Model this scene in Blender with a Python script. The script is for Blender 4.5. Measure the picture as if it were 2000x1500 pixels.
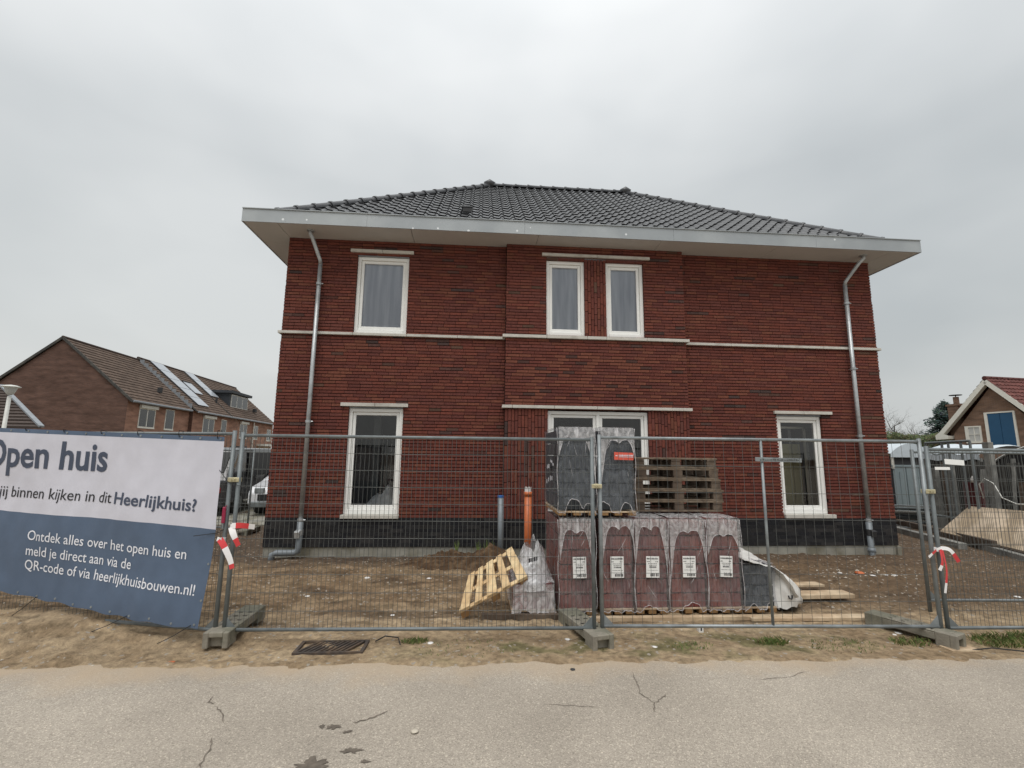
import bpy, bmesh, math, random
from mathutils import Vector, Matrix, noise
random.seed(7)
scene = bpy.context.scene
col = scene.collection
for o in list(bpy.data.objects): bpy.data.objects.remove(o)
R = math.radians

# ---------------------------------------------------------------- camera
cam_d = bpy.data.cameras.new('camera'); cam = bpy.data.objects.new('camera', cam_d); col.objects.link(cam)
cam_d.sensor_width = 36.0; cam_d.lens = 16.2; cam_d.clip_start = 0.05; cam_d.clip_end = 3000
_yaw, _pit, _rol = R(4.224), R(8.604), R(0.656)
_f = Vector((math.sin(_yaw)*math.cos(_pit), math.cos(_yaw)*math.cos(_pit), math.sin(_pit)))
_r0 = Vector((math.cos(_yaw), -math.sin(_yaw), 0)); _u0 = _r0.cross(_f)
_r = _r0*math.cos(_rol) + _u0*math.sin(_rol); _u = -_r0*math.sin(_rol) + _u0*math.cos(_rol)
cam.matrix_world = Matrix(((_r.x, _u.x, -_f.x, 3.657), (_r.y, _u.y, -_f.y, -8.582), (_r.z, _u.z, -_f.z, 1.832), (0, 0, 0, 1)))
scene.camera = cam
scene.render.resolution_x = 1024; scene.render.resolution_y = 768

# ---------------------------------------------------------------- world: overcast sky
SUN_EL, SUN_AZ = R(62), R(200)          # azimuth from +y, clockwise
w = bpy.data.worlds.new('World'); scene.world = w; w.use_nodes = True
nt = w.node_tree; nt.nodes.clear()
def wn(t): return nt.nodes.new(t)
out = wn('ShaderNodeOutputWorld'); bg = wn('ShaderNodeBackground'); nt.links.new(bg.outputs[0], out.inputs[0])
sky = wn('ShaderNodeTexSky'); sky.sky_type = 'NISHITA'; sky.sun_disc = False
sky.sun_elevation = SUN_EL; sky.sun_rotation = SUN_AZ; sky.dust_density = 6; sky.air_density = 1.5
tc = wn('ShaderNodeTexCoord'); sep = wn('ShaderNodeSeparateXYZ'); nt.links.new(tc.outputs['Generated'], sep.inputs[0])
ramp = wn('ShaderNodeValToRGB'); nt.links.new(sep.outputs['Z'], ramp.inputs[0])
els = ramp.color_ramp.elements
els[0].position = 0.0; els[0].color = (.60, .605, .59, 1)
els[1].position = 1.0; els[1].color = (1.55, 1.55, 1.53, 1)
for p, c in ((.22, (.555, .575, .578)), (.5, (.58, .60, .61)), (.72, (.86, .87, .875))):
    e = els.new(p); e.color = (*c, 1)
mp = wn('ShaderNodeMapping'); mp.inputs['Scale'].default_value = (1.0, 1.0, 2.0); mp.inputs['Location'].default_value = (.35, .2, .1)
nt.links.new(tc.outputs['Generated'], mp.inputs[0])
nz = wn('ShaderNodeTexNoise'); nz.inputs['Scale'].default_value = 1.5; nz.inputs['Detail'].default_value = 4.0; nz.inputs['Roughness'].default_value = .45
nt.links.new(mp.outputs[0], nz.inputs['Vector'])
cr = wn('ShaderNodeValToRGB'); nt.links.new(nz.outputs['Fac'], cr.inputs[0])
cr.color_ramp.elements[0].position = .33; cr.color_ramp.elements[0].color = (.80, .825, .84, 1)
cr.color_ramp.elements[1].position = .66; cr.color_ramp.elements[1].color = (1.10, 1.10, 1.095, 1)
mul = wn('ShaderNodeMix'); mul.data_type = 'RGBA'; mul.blend_type = 'MULTIPLY'; mul.inputs[0].default_value = 1
nt.links.new(ramp.outputs[0], mul.inputs[6]); nt.links.new(cr.outputs[0], mul.inputs[7])
sk = wn('ShaderNodeVectorMath'); sk.operation = 'SCALE'; sk.inputs['Scale'].default_value = .08
nt.links.new(sky.outputs[0], sk.inputs[0])
mx = wn('ShaderNodeMix'); mx.data_type = 'RGBA'; mx.inputs[0].default_value = .05
nt.links.new(mul.outputs[2], mx.inputs[6]); nt.links.new(sk.outputs[0], mx.inputs[7])
nt.links.new(mx.outputs[2], bg.inputs[0]); bg.inputs[1].default_value = 1.0

sun_d = bpy.data.lights.new('sun', 'SUN'); sun = bpy.data.objects.new('sun', sun_d); col.objects.link(sun)
sun_d.energy = 1.3; sun_d.angle = R(35); sun_d.color = (1, .97, .93)
_sd = Vector((math.sin(SUN_AZ)*math.cos(SUN_EL), math.cos(SUN_AZ)*math.cos(SUN_EL), math.sin(SUN_EL)))
sun.rotation_euler = (-_sd).to_track_quat('-Z', 'Y').to_euler()
sun.location = _sd*60
scene.view_settings.view_transform = 'Standard'; scene.view_settings.look = 'None'
scene.view_settings.exposure = 0.2; scene.view_settings.gamma = 1.0

# ---------------------------------------------------------------- materials
M = {}
def mat(name, base, rough=.7, metal=0., var=.12, scale=6., bump=0., bscale=60., c2=None, c2p=(.45, .62), spec=.5, attr=None, stretch=(1, 1, 1), spots=None, coat=0.):
    """procedural principled material: base colour, large + fine noise variation, second tone, bump."""
    m = bpy.data.materials.new(name); m.use_nodes = True; n = m.node_tree; b = n.nodes['Principled BSDF']
    L = n.links.new
    b.inputs['Roughness'].default_value = rough; b.inputs['Metallic'].default_value = metal
    b.inputs['Specular IOR Level'].default_value = spec
    if coat: b.inputs['Coat Weight'].default_value = coat
    t = n.nodes.new('ShaderNodeTexCoord'); mapn = n.nodes.new('ShaderNodeMapping'); mapn.inputs['Scale'].default_value = stretch
    L(t.outputs['Object'], mapn.inputs[0])
    n1 = n.nodes.new('ShaderNodeTexNoise'); n1.inputs['Scale'].default_value = scale; n1.inputs['Detail'].default_value = 6; n1.inputs['Roughness'].default_value = .62
    L(mapn.outputs[0], n1.inputs['Vector'])
    if attr:
        src = n.nodes.new('ShaderNodeAttribute'); src.attribute_name = attr; cs = src.outputs['Color']
    else:
        src = n.nodes.new('ShaderNodeRGB'); src.outputs[0].default_value = (*base, 1); cs = src.outputs[0]
    if c2:
        rp = n.nodes.new('ShaderNodeMapRange'); rp.inputs[1].default_value = c2p[0]; rp.inputs[2].default_value = c2p[1]
        n2 = n.nodes.new('ShaderNodeTexNoise'); n2.inputs['Scale'].default_value = scale*.45; n2.inputs['Detail'].default_value = 5
        L(mapn.outputs[0], n2.inputs['Vector']); L(n2.outputs['Fac'], rp.inputs[0])
        mxx = n.nodes.new('ShaderNodeMix'); mxx.data_type = 'RGBA'; mxx.inputs[7].default_value = (*c2, 1)
        L(rp.outputs[0], mxx.inputs[0]); L(cs, mxx.inputs[6]); cs = mxx.outputs[2]
    r2 = n.nodes.new('ShaderNodeMapRange'); r2.inputs[1].default_value = .3; r2.inputs[2].default_value = .7
    r2.inputs[3].default_value = 1-var; r2.inputs[4].default_value = 1+var
    L(n1.outputs['Fac'], r2.inputs[0])
    ml = n.nodes.new('ShaderNodeVectorMath'); ml.operation = 'SCALE'; L(cs, ml.inputs[0]); L(r2.outputs[0], ml.inputs['Scale'])
    cs = ml.outputs[0]
    if spots:                      # (colour, scale, size)
        v = n.nodes.new('ShaderNodeTexVoronoi'); v.inputs['Scale'].default_value = spots[1]; L(t.outputs['Object'], v.inputs['Vector'])
        lt = n.nodes.new('ShaderNodeMath'); lt.operation = 'LESS_THAN'; lt.inputs[1].default_value = spots[2]; L(v.outputs['Distance'], lt.inputs[0])
        ms = n.nodes.new('ShaderNodeMix'); ms.data_type = 'RGBA'; ms.inputs[7].default_value = (*spots[0], 1)
        L(lt.outputs[0], ms.inputs[0]); L(cs, ms.inputs[6]); cs = ms.outputs[2]
    L(cs, b.inputs['Base Color'])
    if bump:
        nb = n.nodes.new('ShaderNodeTexNoise'); nb.inputs['Scale'].default_value = bscale; nb.inputs['Detail'].default_value = 5
        L(mapn.outputs[0], nb.inputs['Vector'])
        bp = n.nodes.new('ShaderNodeBump'); bp.inputs['Strength'].default_value = bump; bp.inputs['Distance'].default_value = .01
        L(nb.outputs['Fac'], bp.inputs['Height']); L(bp.outputs[0], b.inputs['Normal'])
    M[name] = m
    return m
mat('brick', (.2, .06, .04), .85, attr='Col', var=.22, scale=22, bump=.35, bscale=120, spec=.25)
mat('brick_far', (.2, .1, .07), .9, attr='Col', var=.15, scale=9, spec=.2)
mat('mortar', (.035, .017, .014), .95, var=.2, scale=30, spec=.1)
mat('mortar_grey', (.06, .06, .06), .95, var=.2, scale=20, spec=.1)
mat('mortar_far', (.16, .105, .085), .95, var=.2, scale=20, spec=.1)
mat('band_stone', (.56, .54, .49), .85, var=.1, scale=7, bump=.15, bscale=90, c2=(.42, .4, .36), c2p=(.52, .75), spec=.25)
mat('foundation', (.30, .29, .25), .92, var=.18, scale=5, c2=(.2, .185, .14), bump=.3, bscale=40, spec=.2)
mat('frame_white', (.88, .88, .85), .38, var=.03, scale=4)
mat('sealant', (.05, .05, .05), .6)
mat('soffit', (.54, .525, .50), .6, var=.05, scale=2, spec=.3)
mat('fascia', (.33, .355, .37), .45, metal=.2, var=.06, scale=2.2, c2=(.38, .405, .415), c2p=(.45, .6), spots=((.72, .74, .75), 3.3, .075))
mat('zinc', (.46, .48, .49), .42, metal=.5, var=.15, scale=8, c2=(.34, .355, .36))
mat('roof_tile', (.024, .025, .028), .38, var=.15, scale=3, spec=1.0)
mat('ridge_tile', (.05, .052, .057), .35, var=.12, scale=5, spec=.5)
mat('black', (.012, .012, .013), .6)
mat('dark', (.03, .03, .032), .7)
mat('plaster', (.5, .49, .46), .9, var=.1, scale=2)
mat('interior_grey', (.22, .215, .22), .9, var=.12, scale=2)
mat('interior_dark', (.10, .098, .09), .9, var=.2, scale=2)
mat('galv', (.165, .185, .19), .5, metal=.2, var=.2, scale=9, c2=(.12, .13, .132), c2p=(.5, .7))
mat('galv_light', (.27, .295, .305), .42, metal=.3, var=.18, scale=9, c2=(.19, .205, .21))
mat('wire', (.10, .105, .10), .55, metal=.3, var=.25, scale=5)
mat('banner_white', (.60, .595, .66), .55, var=.05, scale=5, bump=.12, bscale=350)
mat('banner_blue', (.085, .124, .192), .55, var=.08, scale=6, bump=.12, bscale=350)
mat('print_navy', (.055, .07, .11), .55, var=.04)
mat('print_black', (.018, .018, .022), .55)
mat('print_white', (.78, .79, .84), .5, var=.03)
mat('wood_fresh', (.55, .38, .20), .7, var=.2, scale=14, stretch=(1, 1, 1), c2=(.68, .52, .3), bump=.2, bscale=60)
mat('wood_end', (.30, .17, .07), .75, var=.2, scale=14)
mat('wood_old', (.075, .052, .036), .85, var=.35, scale=12, c2=(.12, .09, .065), bump=.3, bscale=60)
mat('wood_grey', (.24, .235, .215), .85, var=.25, scale=8, c2=(.15, .15, .14), bump=.3, bscale=50)
mat('wood_board', (.44, .32, .205), .8, var=.22, scale=7, c2=(.52, .41, .28), bump=.25, bscale=60)
mat('plywood', (.40, .31, .21), .75, var=.25, scale=5, c2=(.58, .47, .35), c2p=(.45, .6), stretch=(1, 1, .25))
mat('tile_red', (.205, .050, .037), .5, var=.25, scale=5, c2=(.13, .04, .042), spec=.4)
mat('tile_dark', (.028, .032, .037), .5, var=.25, scale=5, spec=.4)
mat('label', (.86, .86, .84), .6, var=.03)
mat('label_red', (.70, .11, .07), .5, var=.05)
mat('pvc_grey', (.19, .215, .235), .4, var=.07, scale=8)
mat('pvc_orange', (.53, .14, .045), .45, var=.12, scale=7)
mat('cap_blue', (.03, .14, .42), .5)
mat('concrete', (.245, .225, .185), .92, var=.25, scale=9, c2=(.16, .155, .12), bump=.5, bscale=55, spec=.2)
mat('iron', (.075, .062, .055), .7, metal=.3, var=.35, scale=14, c2=(.12, .085, .06))
mat('tape_red', (.62, .045, .05), .45, var=.06)
mat('tape_white', (.80, .78, .77), .45, var=.04)
mat('tag_red', (.28, .012, .05), .35, var=.1)
mat('brass', (.52, .47, .31), .45, metal=.5, var=.2, scale=30)
mat('rubber', (.02, .02, .02), .8)
mat('wood_brown', (.125, .09, .06), .85, var=.35, scale=12, c2=(.19, .15, .11), bump=.3, bscale=60)
mat('soil', (.075, .046, .027), .95, var=.4, scale=16, c2=(.13, .085, .05), bump=.8, bscale=40, spec=.15)
mat('stone_bit', (.5, .45, .37), .9, var=.3, scale=3)
mat('paper_bit', (.75, .73, .7), .7, var=.1)
mat('plastic_white', (.72, .72, .71), .35, var=.08, scale=9, bump=.3, bscale=25)
mat('roof_brown', (.125, .085, .065), .85, attr='Col', var=.2, scale=10, spec=.2)
mat('lead', (.25, .27, .29), .6, metal=.2, var=.2, scale=6)
mat('curtain', (.5, .5, .48), .9, var=.15, scale=9, stretch=(8, 8, .6))
mat('solar', (.40, .43, .47), .18, var=.06, scale=2, spec=.8)  # pale base colour stands in for sky reflected in the panels
mat('dormer_dark', (.03, .035, .042), .6)
mat('lamp_white', (.62, .62, .58), .5)
mat('paint_white', (.72, .70, .63), .5, var=.05)
mat('blue_door', (.013, .075, .16), .55, var=.06, scale=3)
mat('tile_maroon', (.125, .042, .035), .7, attr='Col', var=.2, scale=8, spec=.25)
mat('leaf_hedge', (.06, .085, .025), .8, attr='Col', var=.3, scale=3)
mat('leaf_conifer', (.03, .055, .045), .8, attr='Col', var=.3, scale=2)
mat('bark', (.13, .115, .095), .95, var=.3, scale=6)
mat('bark_far', (.13, .125, .115), .95, var=.2, scale=6)
mat('grass', (.10, .15, .03), .8, attr='Col', var=.2, scale=9)
mat('shed_blue', (.22, .27, .285), .5, var=.08, scale=3)
mat('tarp_pale', (.55, .61, .65), .5, var=.08, scale=4)
mat('fence_dark', (.045, .043, .04), .85, var=.3, scale=6, c2=(.08, .075, .065))
mat('maroon', (.10, .024, .026), .6, var=.12, scale=5)
mat('car_white', (.66, .67, .69), .25, var=.02, coat=.5)
mat('car_black', (.02, .021, .024), .22, var=.03, coat=.5)
mat('tail_red', (.3, .01, .012), .3)
mat('plate_yellow', (.55, .40, .03), .5)
mat('dust_sheet', (.84, .86, .88), .6, var=.12, scale=7, bump=.3, bscale=20)
mat('yellow_board', (.30, .28, .14), .7, var=.12, scale=4)
mat('bag_white', (.66, .65, .62), .45, var=.12, scale=8, bump=.4, bscale=18)

def custom(name):
    m = bpy.data.materials.new(name); m.use_nodes = True; n = m.node_tree; n.nodes.clear(); M[name] = m
    o = n.nodes.new('ShaderNodeOutputMaterial')
    return m, n, o, n.links.new
# window glass: clear pane, fresnel reflection
m, n, o, L = custom('glass')
tr = n.nodes.new('ShaderNodeBsdfTransparent'); tr.inputs[0].default_value = (.90, .91, .91, 1)
gl = n.nodes.new('ShaderNodeBsdfGlossy'); gl.inputs['Roughness'].default_value = .02
fr = n.nodes.new('ShaderNodeFresnel'); fr.inputs[0].default_value = 1.5
ad = n.nodes.new('ShaderNodeMath'); ad.operation = 'MULTIPLY_ADD'; ad.inputs[1].default_value = 1.6; ad.inputs[2].default_value = .01; L(fr.outputs[0], ad.inputs[0])
ms = n.nodes.new('ShaderNodeMixShader'); L(ad.outputs[0], ms.inputs[0]); L(tr.outputs[0], ms.inputs[1]); L(gl.outputs[0], ms.inputs[2]); L(ms.outputs[0], o.inputs[0])
# protective film taped behind the upper panes: grey blue, streaked
m, n, o, L = custom('pane_film')
b = n.nodes.new('ShaderNodeBsdfPrincipled'); L(b.outputs[0], o.inputs[0]); b.inputs['Roughness'].default_value = .3
t = n.nodes.new('ShaderNodeTexCoord'); mp_ = n.nodes.new('ShaderNodeMapping'); mp_.inputs['Scale'].default_value = (7, 7, .55); L(t.outputs['Object'], mp_.inputs[0])
n1 = n.nodes.new('ShaderNodeTexNoise'); n1.inputs['Scale'].default_value = 1.6; n1.inputs['Detail'].default_value = 7; L(mp_.outputs[0], n1.inputs['Vector'])
rp = n.nodes.new('ShaderNodeValToRGB'); rp.color_ramp.elements[0].position = .35; rp.color_ramp.elements[0].color = (.40, .43, .51, 1)
rp.color_ramp.elements[1].position = .72; rp.color_ramp.elements[1].color = (.66, .69, .76, 1); L(n1.outputs[0], rp.inputs[0]); L(rp.outputs[0], b.inputs['Base Color'])
# stretch film
def film(name, alpha, tint, wr=.9):
    m, n, o, L = custom(name)
    tr = n.nodes.new('ShaderNodeBsdfTransparent'); tr.inputs[0].default_value = (.93, .93, .94, 1)
    b = n.nodes.new('ShaderNodeBsdfPrincipled'); b.inputs['Base Color'].default_value = (*tint, 1); b.inputs['Roughness'].default_value = .22; b.inputs['Specular IOR Level'].default_value = .7
    t = n.nodes.new('ShaderNodeTexCoord'); mp_ = n.nodes.new('ShaderNodeMapping'); mp_.inputs['Scale'].default_value = (1.2, 1.2, .9); mp_.inputs['Rotation'].default_value = (0, .35, .2); L(t.outputs['Object'], mp_.inputs[0])
    n1 = n.nodes.new('ShaderNodeTexNoise'); n1.inputs['Scale'].default_value = 9; n1.inputs['Detail'].default_value = 7; n1.inputs['Distortion'].default_value = 1.4; L(mp_.outputs[0], n1.inputs['Vector'])
    bp = n.nodes.new('ShaderNodeBump'); bp.inputs['Strength'].default_value = wr; bp.inputs['Distance'].default_value = .03; L(n1.outputs[0], bp.inputs['Height']); L(bp.outputs[0], b.inputs['Normal'])
    rg = n.nodes.new('ShaderNodeMapRange'); rg.inputs[1].default_value = .40; rg.inputs[2].default_value = .72; rg.inputs[3].default_value = alpha*.75; rg.inputs[4].default_value = min(1, alpha*1.8); L(n1.outputs[0], rg.inputs[0])
    ms = n.nodes.new('ShaderNodeMixShader'); L(rg.outputs[0], ms.inputs[0]); L(tr.outputs[0], ms.inputs[1]); L(b.outputs[0], ms.inputs[2]); L(ms.outputs[0], o.inputs[0])
film('film', .13, (.68, .65, .64), .7); film('film_grey', .12, (.55, .59, .64), .7); film('film_hood', .36, (.86, .84, .84), .7); film('film_hem', .55, (.80, .77, .78)); film('film_bag', .62, (.72, .72, .73), 1.2)
# asphalt
m, n, o, L = custom('asphalt')
b = n.nodes.new('ShaderNodeBsdfPrincipled'); L(b.outputs[0], o.inputs[0]); b.inputs['Roughness'].default_value = .85; b.inputs['Specular IOR Level'].default_value = .3
t = n.nodes.new('ShaderNodeTexCoord')
big = n.nodes.new('ShaderNodeTexNoise'); big.inputs['Scale'].default_value = .9; big.inputs['Detail'].default_value = 6; L(t.outputs['Object'], big.inputs['Vector'])
r0 = n.nodes.new('ShaderNodeValToRGB'); r0.color_ramp.elements[0].position = .3; r0.color_ramp.elements[0].color = (.325, .286, .24, 1); r0.color_ramp.elements[1].position = .72; r0.color_ramp.elements[1].color = (.43, .38, .32, 1); L(big.outputs[0], r0.inputs[0])
vo = n.nodes.new('ShaderNodeTexVoronoi'); vo.inputs['Scale'].default_value = 150; L(t.outputs['Object'], vo.inputs['Vector'])
hs = n.nodes.new('ShaderNodeSeparateColor'); L(vo.outputs['Color'], hs.inputs[0])
r1 = n.nodes.new('ShaderNodeValToRGB'); e = r1.color_ramp.elements; e[0].position = 0; e[0].color = (.62, .61, .6, 1); e[1].position = 1; e[1].color = (1.6, 1.6, 1.55, 1)
for p, c in ((.12, .82), (.5, .97), (.88, 1.08), (.95, 1.35)):
    q = e.new(p); q.color = (c, c, c*.99, 1)
L(hs.outputs[0], r1.inputs[0])
ml = n.nodes.new('ShaderNodeMix'); ml.data_type = 'RGBA'; ml.blend_type = 'MULTIPLY'; ml.inputs[0].default_value = 1; L(r0.outputs[0], ml.inputs[6]); L(r1.outputs[0], ml.inputs[7])
# sand carried onto the edge of the road, in drifts
sx_ = n.nodes.new('ShaderNodeSeparateXYZ'); L(t.outputs['Object'], sx_.inputs[0])
dn = n.nodes.new('ShaderNodeTexNoise'); dn.inputs['Scale'].default_value = 1.7; dn.inputs['Detail'].default_value = 8; dn.inputs['Roughness'].default_value = .65; L(t.outputs['Object'], dn.inputs['Vector'])
d1 = n.nodes.new('ShaderNodeMath'); d1.operation = 'MULTIPLY_ADD'; d1.inputs[1].default_value = 1.1; L(dn.outputs[0], d1.inputs[0]); L(sx_.outputs[1], d1.inputs[2])
d2 = n.nodes.new('ShaderNodeMapRange'); d2.inputs[1].default_value = -4.0; d2.inputs[2].default_value = -3.58; d2.inputs[3].default_value = 0; d2.inputs[4].default_value = .85; L(d1.outputs[0], d2.inputs[0])
mxs = n.nodes.new('ShaderNodeMix'); mxs.data_type = 'RGBA'; mxs.inputs[7].default_value = (.43, .335, .235, 1); L(d2.outputs[0], mxs.inputs[0]); L(ml.outputs[2], mxs.inputs[6]); L(mxs.outputs[2], b.inputs['Base Color'])
bp = n.nodes.new('ShaderNodeBump'); bp.inputs['Strength'].default_value = .6; bp.inputs['Distance'].default_value = .006; L(vo.outputs['Distance'], bp.inputs['Height']); L(bp.outputs[0], b.inputs['Normal'])
# ground (colour attribute carries sand / soil / grass-grown zones, and painted rut shading)
m, n, o, L = custom('ground_soil')
b = n.nodes.new('ShaderNodeBsdfPrincipled'); L(b.outputs[0], o.inputs[0]); b.inputs['Roughness'].default_value = .95; b.inputs['Specular IOR Level'].default_value = .15
a = n.nodes.new('ShaderNodeAttribute'); a.attribute_name = 'Col'; t = n.nodes.new('ShaderNodeTexCoord')
n1 = n.nodes.new('ShaderNodeTexNoise'); n1.inputs['Scale'].default_value = 14; n1.inputs['Detail'].default_value = 9; n1.inputs['Roughness'].default_value = .7; L(t.outputs['Object'], n1.inputs['Vector'])
r1 = n.nodes.new('ShaderNodeMapRange'); r1.inputs[1].default_value = .3; r1.inputs[2].default_value = .7; r1.inputs[3].default_value = .5; r1.inputs[4].default_value = 1.42; L(n1.outputs[0], r1.inputs[0])
s1 = n.nodes.new('ShaderNodeVectorMath'); s1.operation = 'SCALE'; L(a.outputs['Color'], s1.inputs[0]); L(r1.outputs[0], s1.inputs['Scale'])
vo = n.nodes.new('ShaderNodeTexVoronoi'); vo.inputs['Scale'].default_value = 38; L(t.outputs['Object'], vo.inputs['Vector'])
hs = n.nodes.new('ShaderNodeSeparateColor'); L(vo.outputs['Color'], hs.inputs[0])
lt = n.nodes.new('ShaderNodeMath'); lt.operation = 'GREATER_THAN'; lt.inputs[1].default_value = .972; L(hs.outputs[1], lt.inputs[0])
mx_ = n.nodes.new('ShaderNodeMix'); mx_.data_type = 'RGBA'; mx_.inputs[7].default_value = (.40, .35, .29, 1); L(lt.outputs[0], mx_.inputs[0]); L(s1.outputs[0], mx_.inputs[6]); L(mx_.outputs[2], b.inputs['Base Color'])
bp = n.nodes.new('ShaderNodeBump'); bp.inputs['Strength'].default_value = 1.0; bp.inputs['Distance'].default_value = .06; L(n1.outputs[0], bp.inputs['Height']); L(bp.outputs[0], b.inputs['Normal'])

# ---------------------------------------------------------------- mesh helpers
WL = {}
def wl(o):
    p = Vector((0, 0, 0))
    while o is not None: p += Vector(o.location); o = o.parent
    return p
def V(*a): return Vector(a)
class MB:
    def __init__(s): s.v = []; s.f = []; s.c = []; s.mi = []; s.cur = None; s.m = 0
    def add(s, vs, fs):
        k = len(s.v); s.v += [tuple(p) for p in vs]
        for q in fs: s.f.append(tuple(i+k for i in q)); s.c.append(s.cur); s.mi.append(s.m)
        return s
    def quad(s, a, b, c, d): return s.add([a, b, c, d], [(0, 1, 2, 3)])
    def box(s, x0, x1, y0, y1, z0, z1):
        return s.add([(x0, y0, z0), (x1, y0, z0), (x1, y1, z0), (x0, y1, z0), (x0, y0, z1), (x1, y0, z1), (x1, y1, z1), (x0, y1, z1)],
                     [(0, 3, 2, 1), (4, 5, 6, 7), (0, 1, 5, 4), (1, 2, 6, 5), (2, 3, 7, 6), (3, 0, 4, 7)])
    def obox(s, c, ax, ay, az):     # centre and three half vectors
        c = Vector(c); ax, ay, az = Vector(ax), Vector(ay), Vector(az)
        p = [c-ax-ay-az, c+ax-ay-az, c+ax+ay-az, c-ax+ay-az, c-ax-ay+az, c+ax-ay+az, c+ax+ay+az, c-ax+ay+az]
        return s.add(p, [(0, 3, 2, 1), (4, 5, 6, 7), (0, 1, 5, 4), (1, 2, 6, 5), (2, 3, 7, 6), (3, 0, 4, 7)])
    def beam(s, a, b, w, h, up=(0, 0, 1)):   # box from a to b, w sideways, h along up
        a, b = Vector(a), Vector(b); d = (b-a); l = d.length; d.normalize(); up = Vector(up)
        sx = d.cross(up); sx.normalize(); uz = sx.cross(d)
        return s.obox((a+b)/2, d*l/2, sx*w/2, uz*h/2)
    def tube(s, pts, r, n=8, cap=True, closed=False):
        pts = [Vector(p) for p in pts]; N = len(pts); rs = r if isinstance(r, (list, tuple)) else [r]*N
        k = len(s.v); prev = None
        for i, p in enumerate(pts):
            d = (pts[min(i+1, N-1)] - pts[max(i-1, 0)]); d.normalize()
            if prev is None:
                a = Vector((0, 0, 1)) if abs(d.z) < .9 else Vector((1, 0, 0)); x = d.cross(a)
            else: x = prev - d*prev.dot(d)
            x.normalize(); prev = x; y = d.cross(x)
            for j in range(n):
                t = 2*math.pi*j/n; s.v.append(tuple(p + (x*math.cos(t)+y*math.sin(t))*rs[i]))
        for i in range(N-1):
            for j in range(n):
                s.f.append((k+i*n+j, k+i*n+(j+1) % n, k+(i+1)*n+(j+1) % n, k+(i+1)*n+j)); s.c.append(s.cur); s.mi.append(s.m)
        if cap:
            s.f.append(tuple(k+j for j in reversed(range(n)))); s.f.append(tuple(k+(N-1)*n+j for j in range(n))); s.c += [s.cur]*2; s.mi += [s.m]*2
        return s
    def grid(s, P, wrap=False):     # P[i][j] points
        k = len(s.v); ni, nj = len(P), len(P[0])
        for row in P: s.v += [tuple(p) for p in row]
        for i in range(ni-1):
            for j in range(nj if wrap else nj-1):
                j2 = (j+1) % nj
                s.f.append((k+i*nj+j, k+i*nj+j2, k+(i+1)*nj+j2, k+(i+1)*nj+j)); s.c.append(s.cur); s.mi.append(s.m)
        return s
    def prism(s, poly, d):          # polygon (3-D points, planar) extruded by vector d
        n = len(poly); d = Vector(d); a = [Vector(p) for p in poly]
        return s.add(a + [p+d for p in a], [tuple(reversed(range(n))), tuple(range(n, 2*n))] + [(i, (i+1) % n, n+(i+1) % n, n+i) for i in range(n)])
    def build(s, name, mt, parent=None, smooth=False, bev=0., loc=None, local=False, kind=None):
        me = bpy.data.meshes.new(name)
        if parent is not None: off = Vector((0, 0, 0)) if local else wl(parent)
        elif loc is not None: off = Vector(loc)
        elif local: off = Vector((0, 0, 0))
        else:
            xs = [p[0] for p in s.v]; ys = [p[1] for p in s.v]; zs = [p[2] for p in s.v]
            off = Vector(((min(xs)+max(xs))/2, (min(ys)+max(ys))/2, min(zs)))
        me.from_pydata([(p[0]-off.x, p[1]-off.y, p[2]-off.z) for p in s.v], [], s.f)
        ml = mt if isinstance(mt, (list, tuple)) else [mt]
        for q in ml: me.materials.append(M[q])
        if len(ml) > 1: me.polygons.foreach_set('material_index', s.mi)
        if any(c is not None for c in s.c):
            at = me.color_attributes.new('Col', 'FLOAT_COLOR', 'CORNER'); buf = []
            for p, c in zip(me.polygons, s.c):
                c = c or (.2, .2, .2); buf += [c[0], c[1], c[2], 1.]*p.loop_total
            at.data.foreach_set('color', buf)
        if smooth: me.polygons.foreach_set('use_smooth', [True]*len(me.polygons))
        me.validate(); me.update()
        o = bpy.data.objects.new(name, me); col.objects.link(o)
        if parent is not None: o.parent = parent
        else: o.location = off
        if bev:
            b = o.modifiers.new('bevel', 'BEVEL'); b.width = bev; b.segments = 1; b.limit_method = 'ANGLE'
        if kind: o['kind'] = kind
        return o
def tag(o, label, cat, group=None):
    o['label'] = label; o['category'] = cat
    if group: o['group'] = group
    return o
def thing(name, label, cat, loc=(0, 0, 0), rot=(0, 0, 0), group=None):
    o = bpy.data.objects.new(name, None); o.empty_display_size = .2; col.objects.link(o); o.location = loc; o.rotation_euler = rot
    return tag(o, label, cat, group)
def piece(name, me, parent, loc, rot=None, mtx=None):
    o = bpy.data.objects.new(name, me); col.objects.link(o); o.parent = parent
    if mtx is not None: o.matrix_basis = mtx
    else:
        o.location = loc
        if rot: o.rotation_euler = rot
    return o
def copy_tree(o, parent=None):
    c = o.copy(); col.objects.link(c); c.parent = parent
    for ch in list(o.children): copy_tree(ch, c)
    return c
def fbm(x, y, z=0., o=4): return noise.fractal(Vector((x, y, z)), 1.0, 2.0, o)
def rnd(a, b): return random.uniform(a, b)
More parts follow.
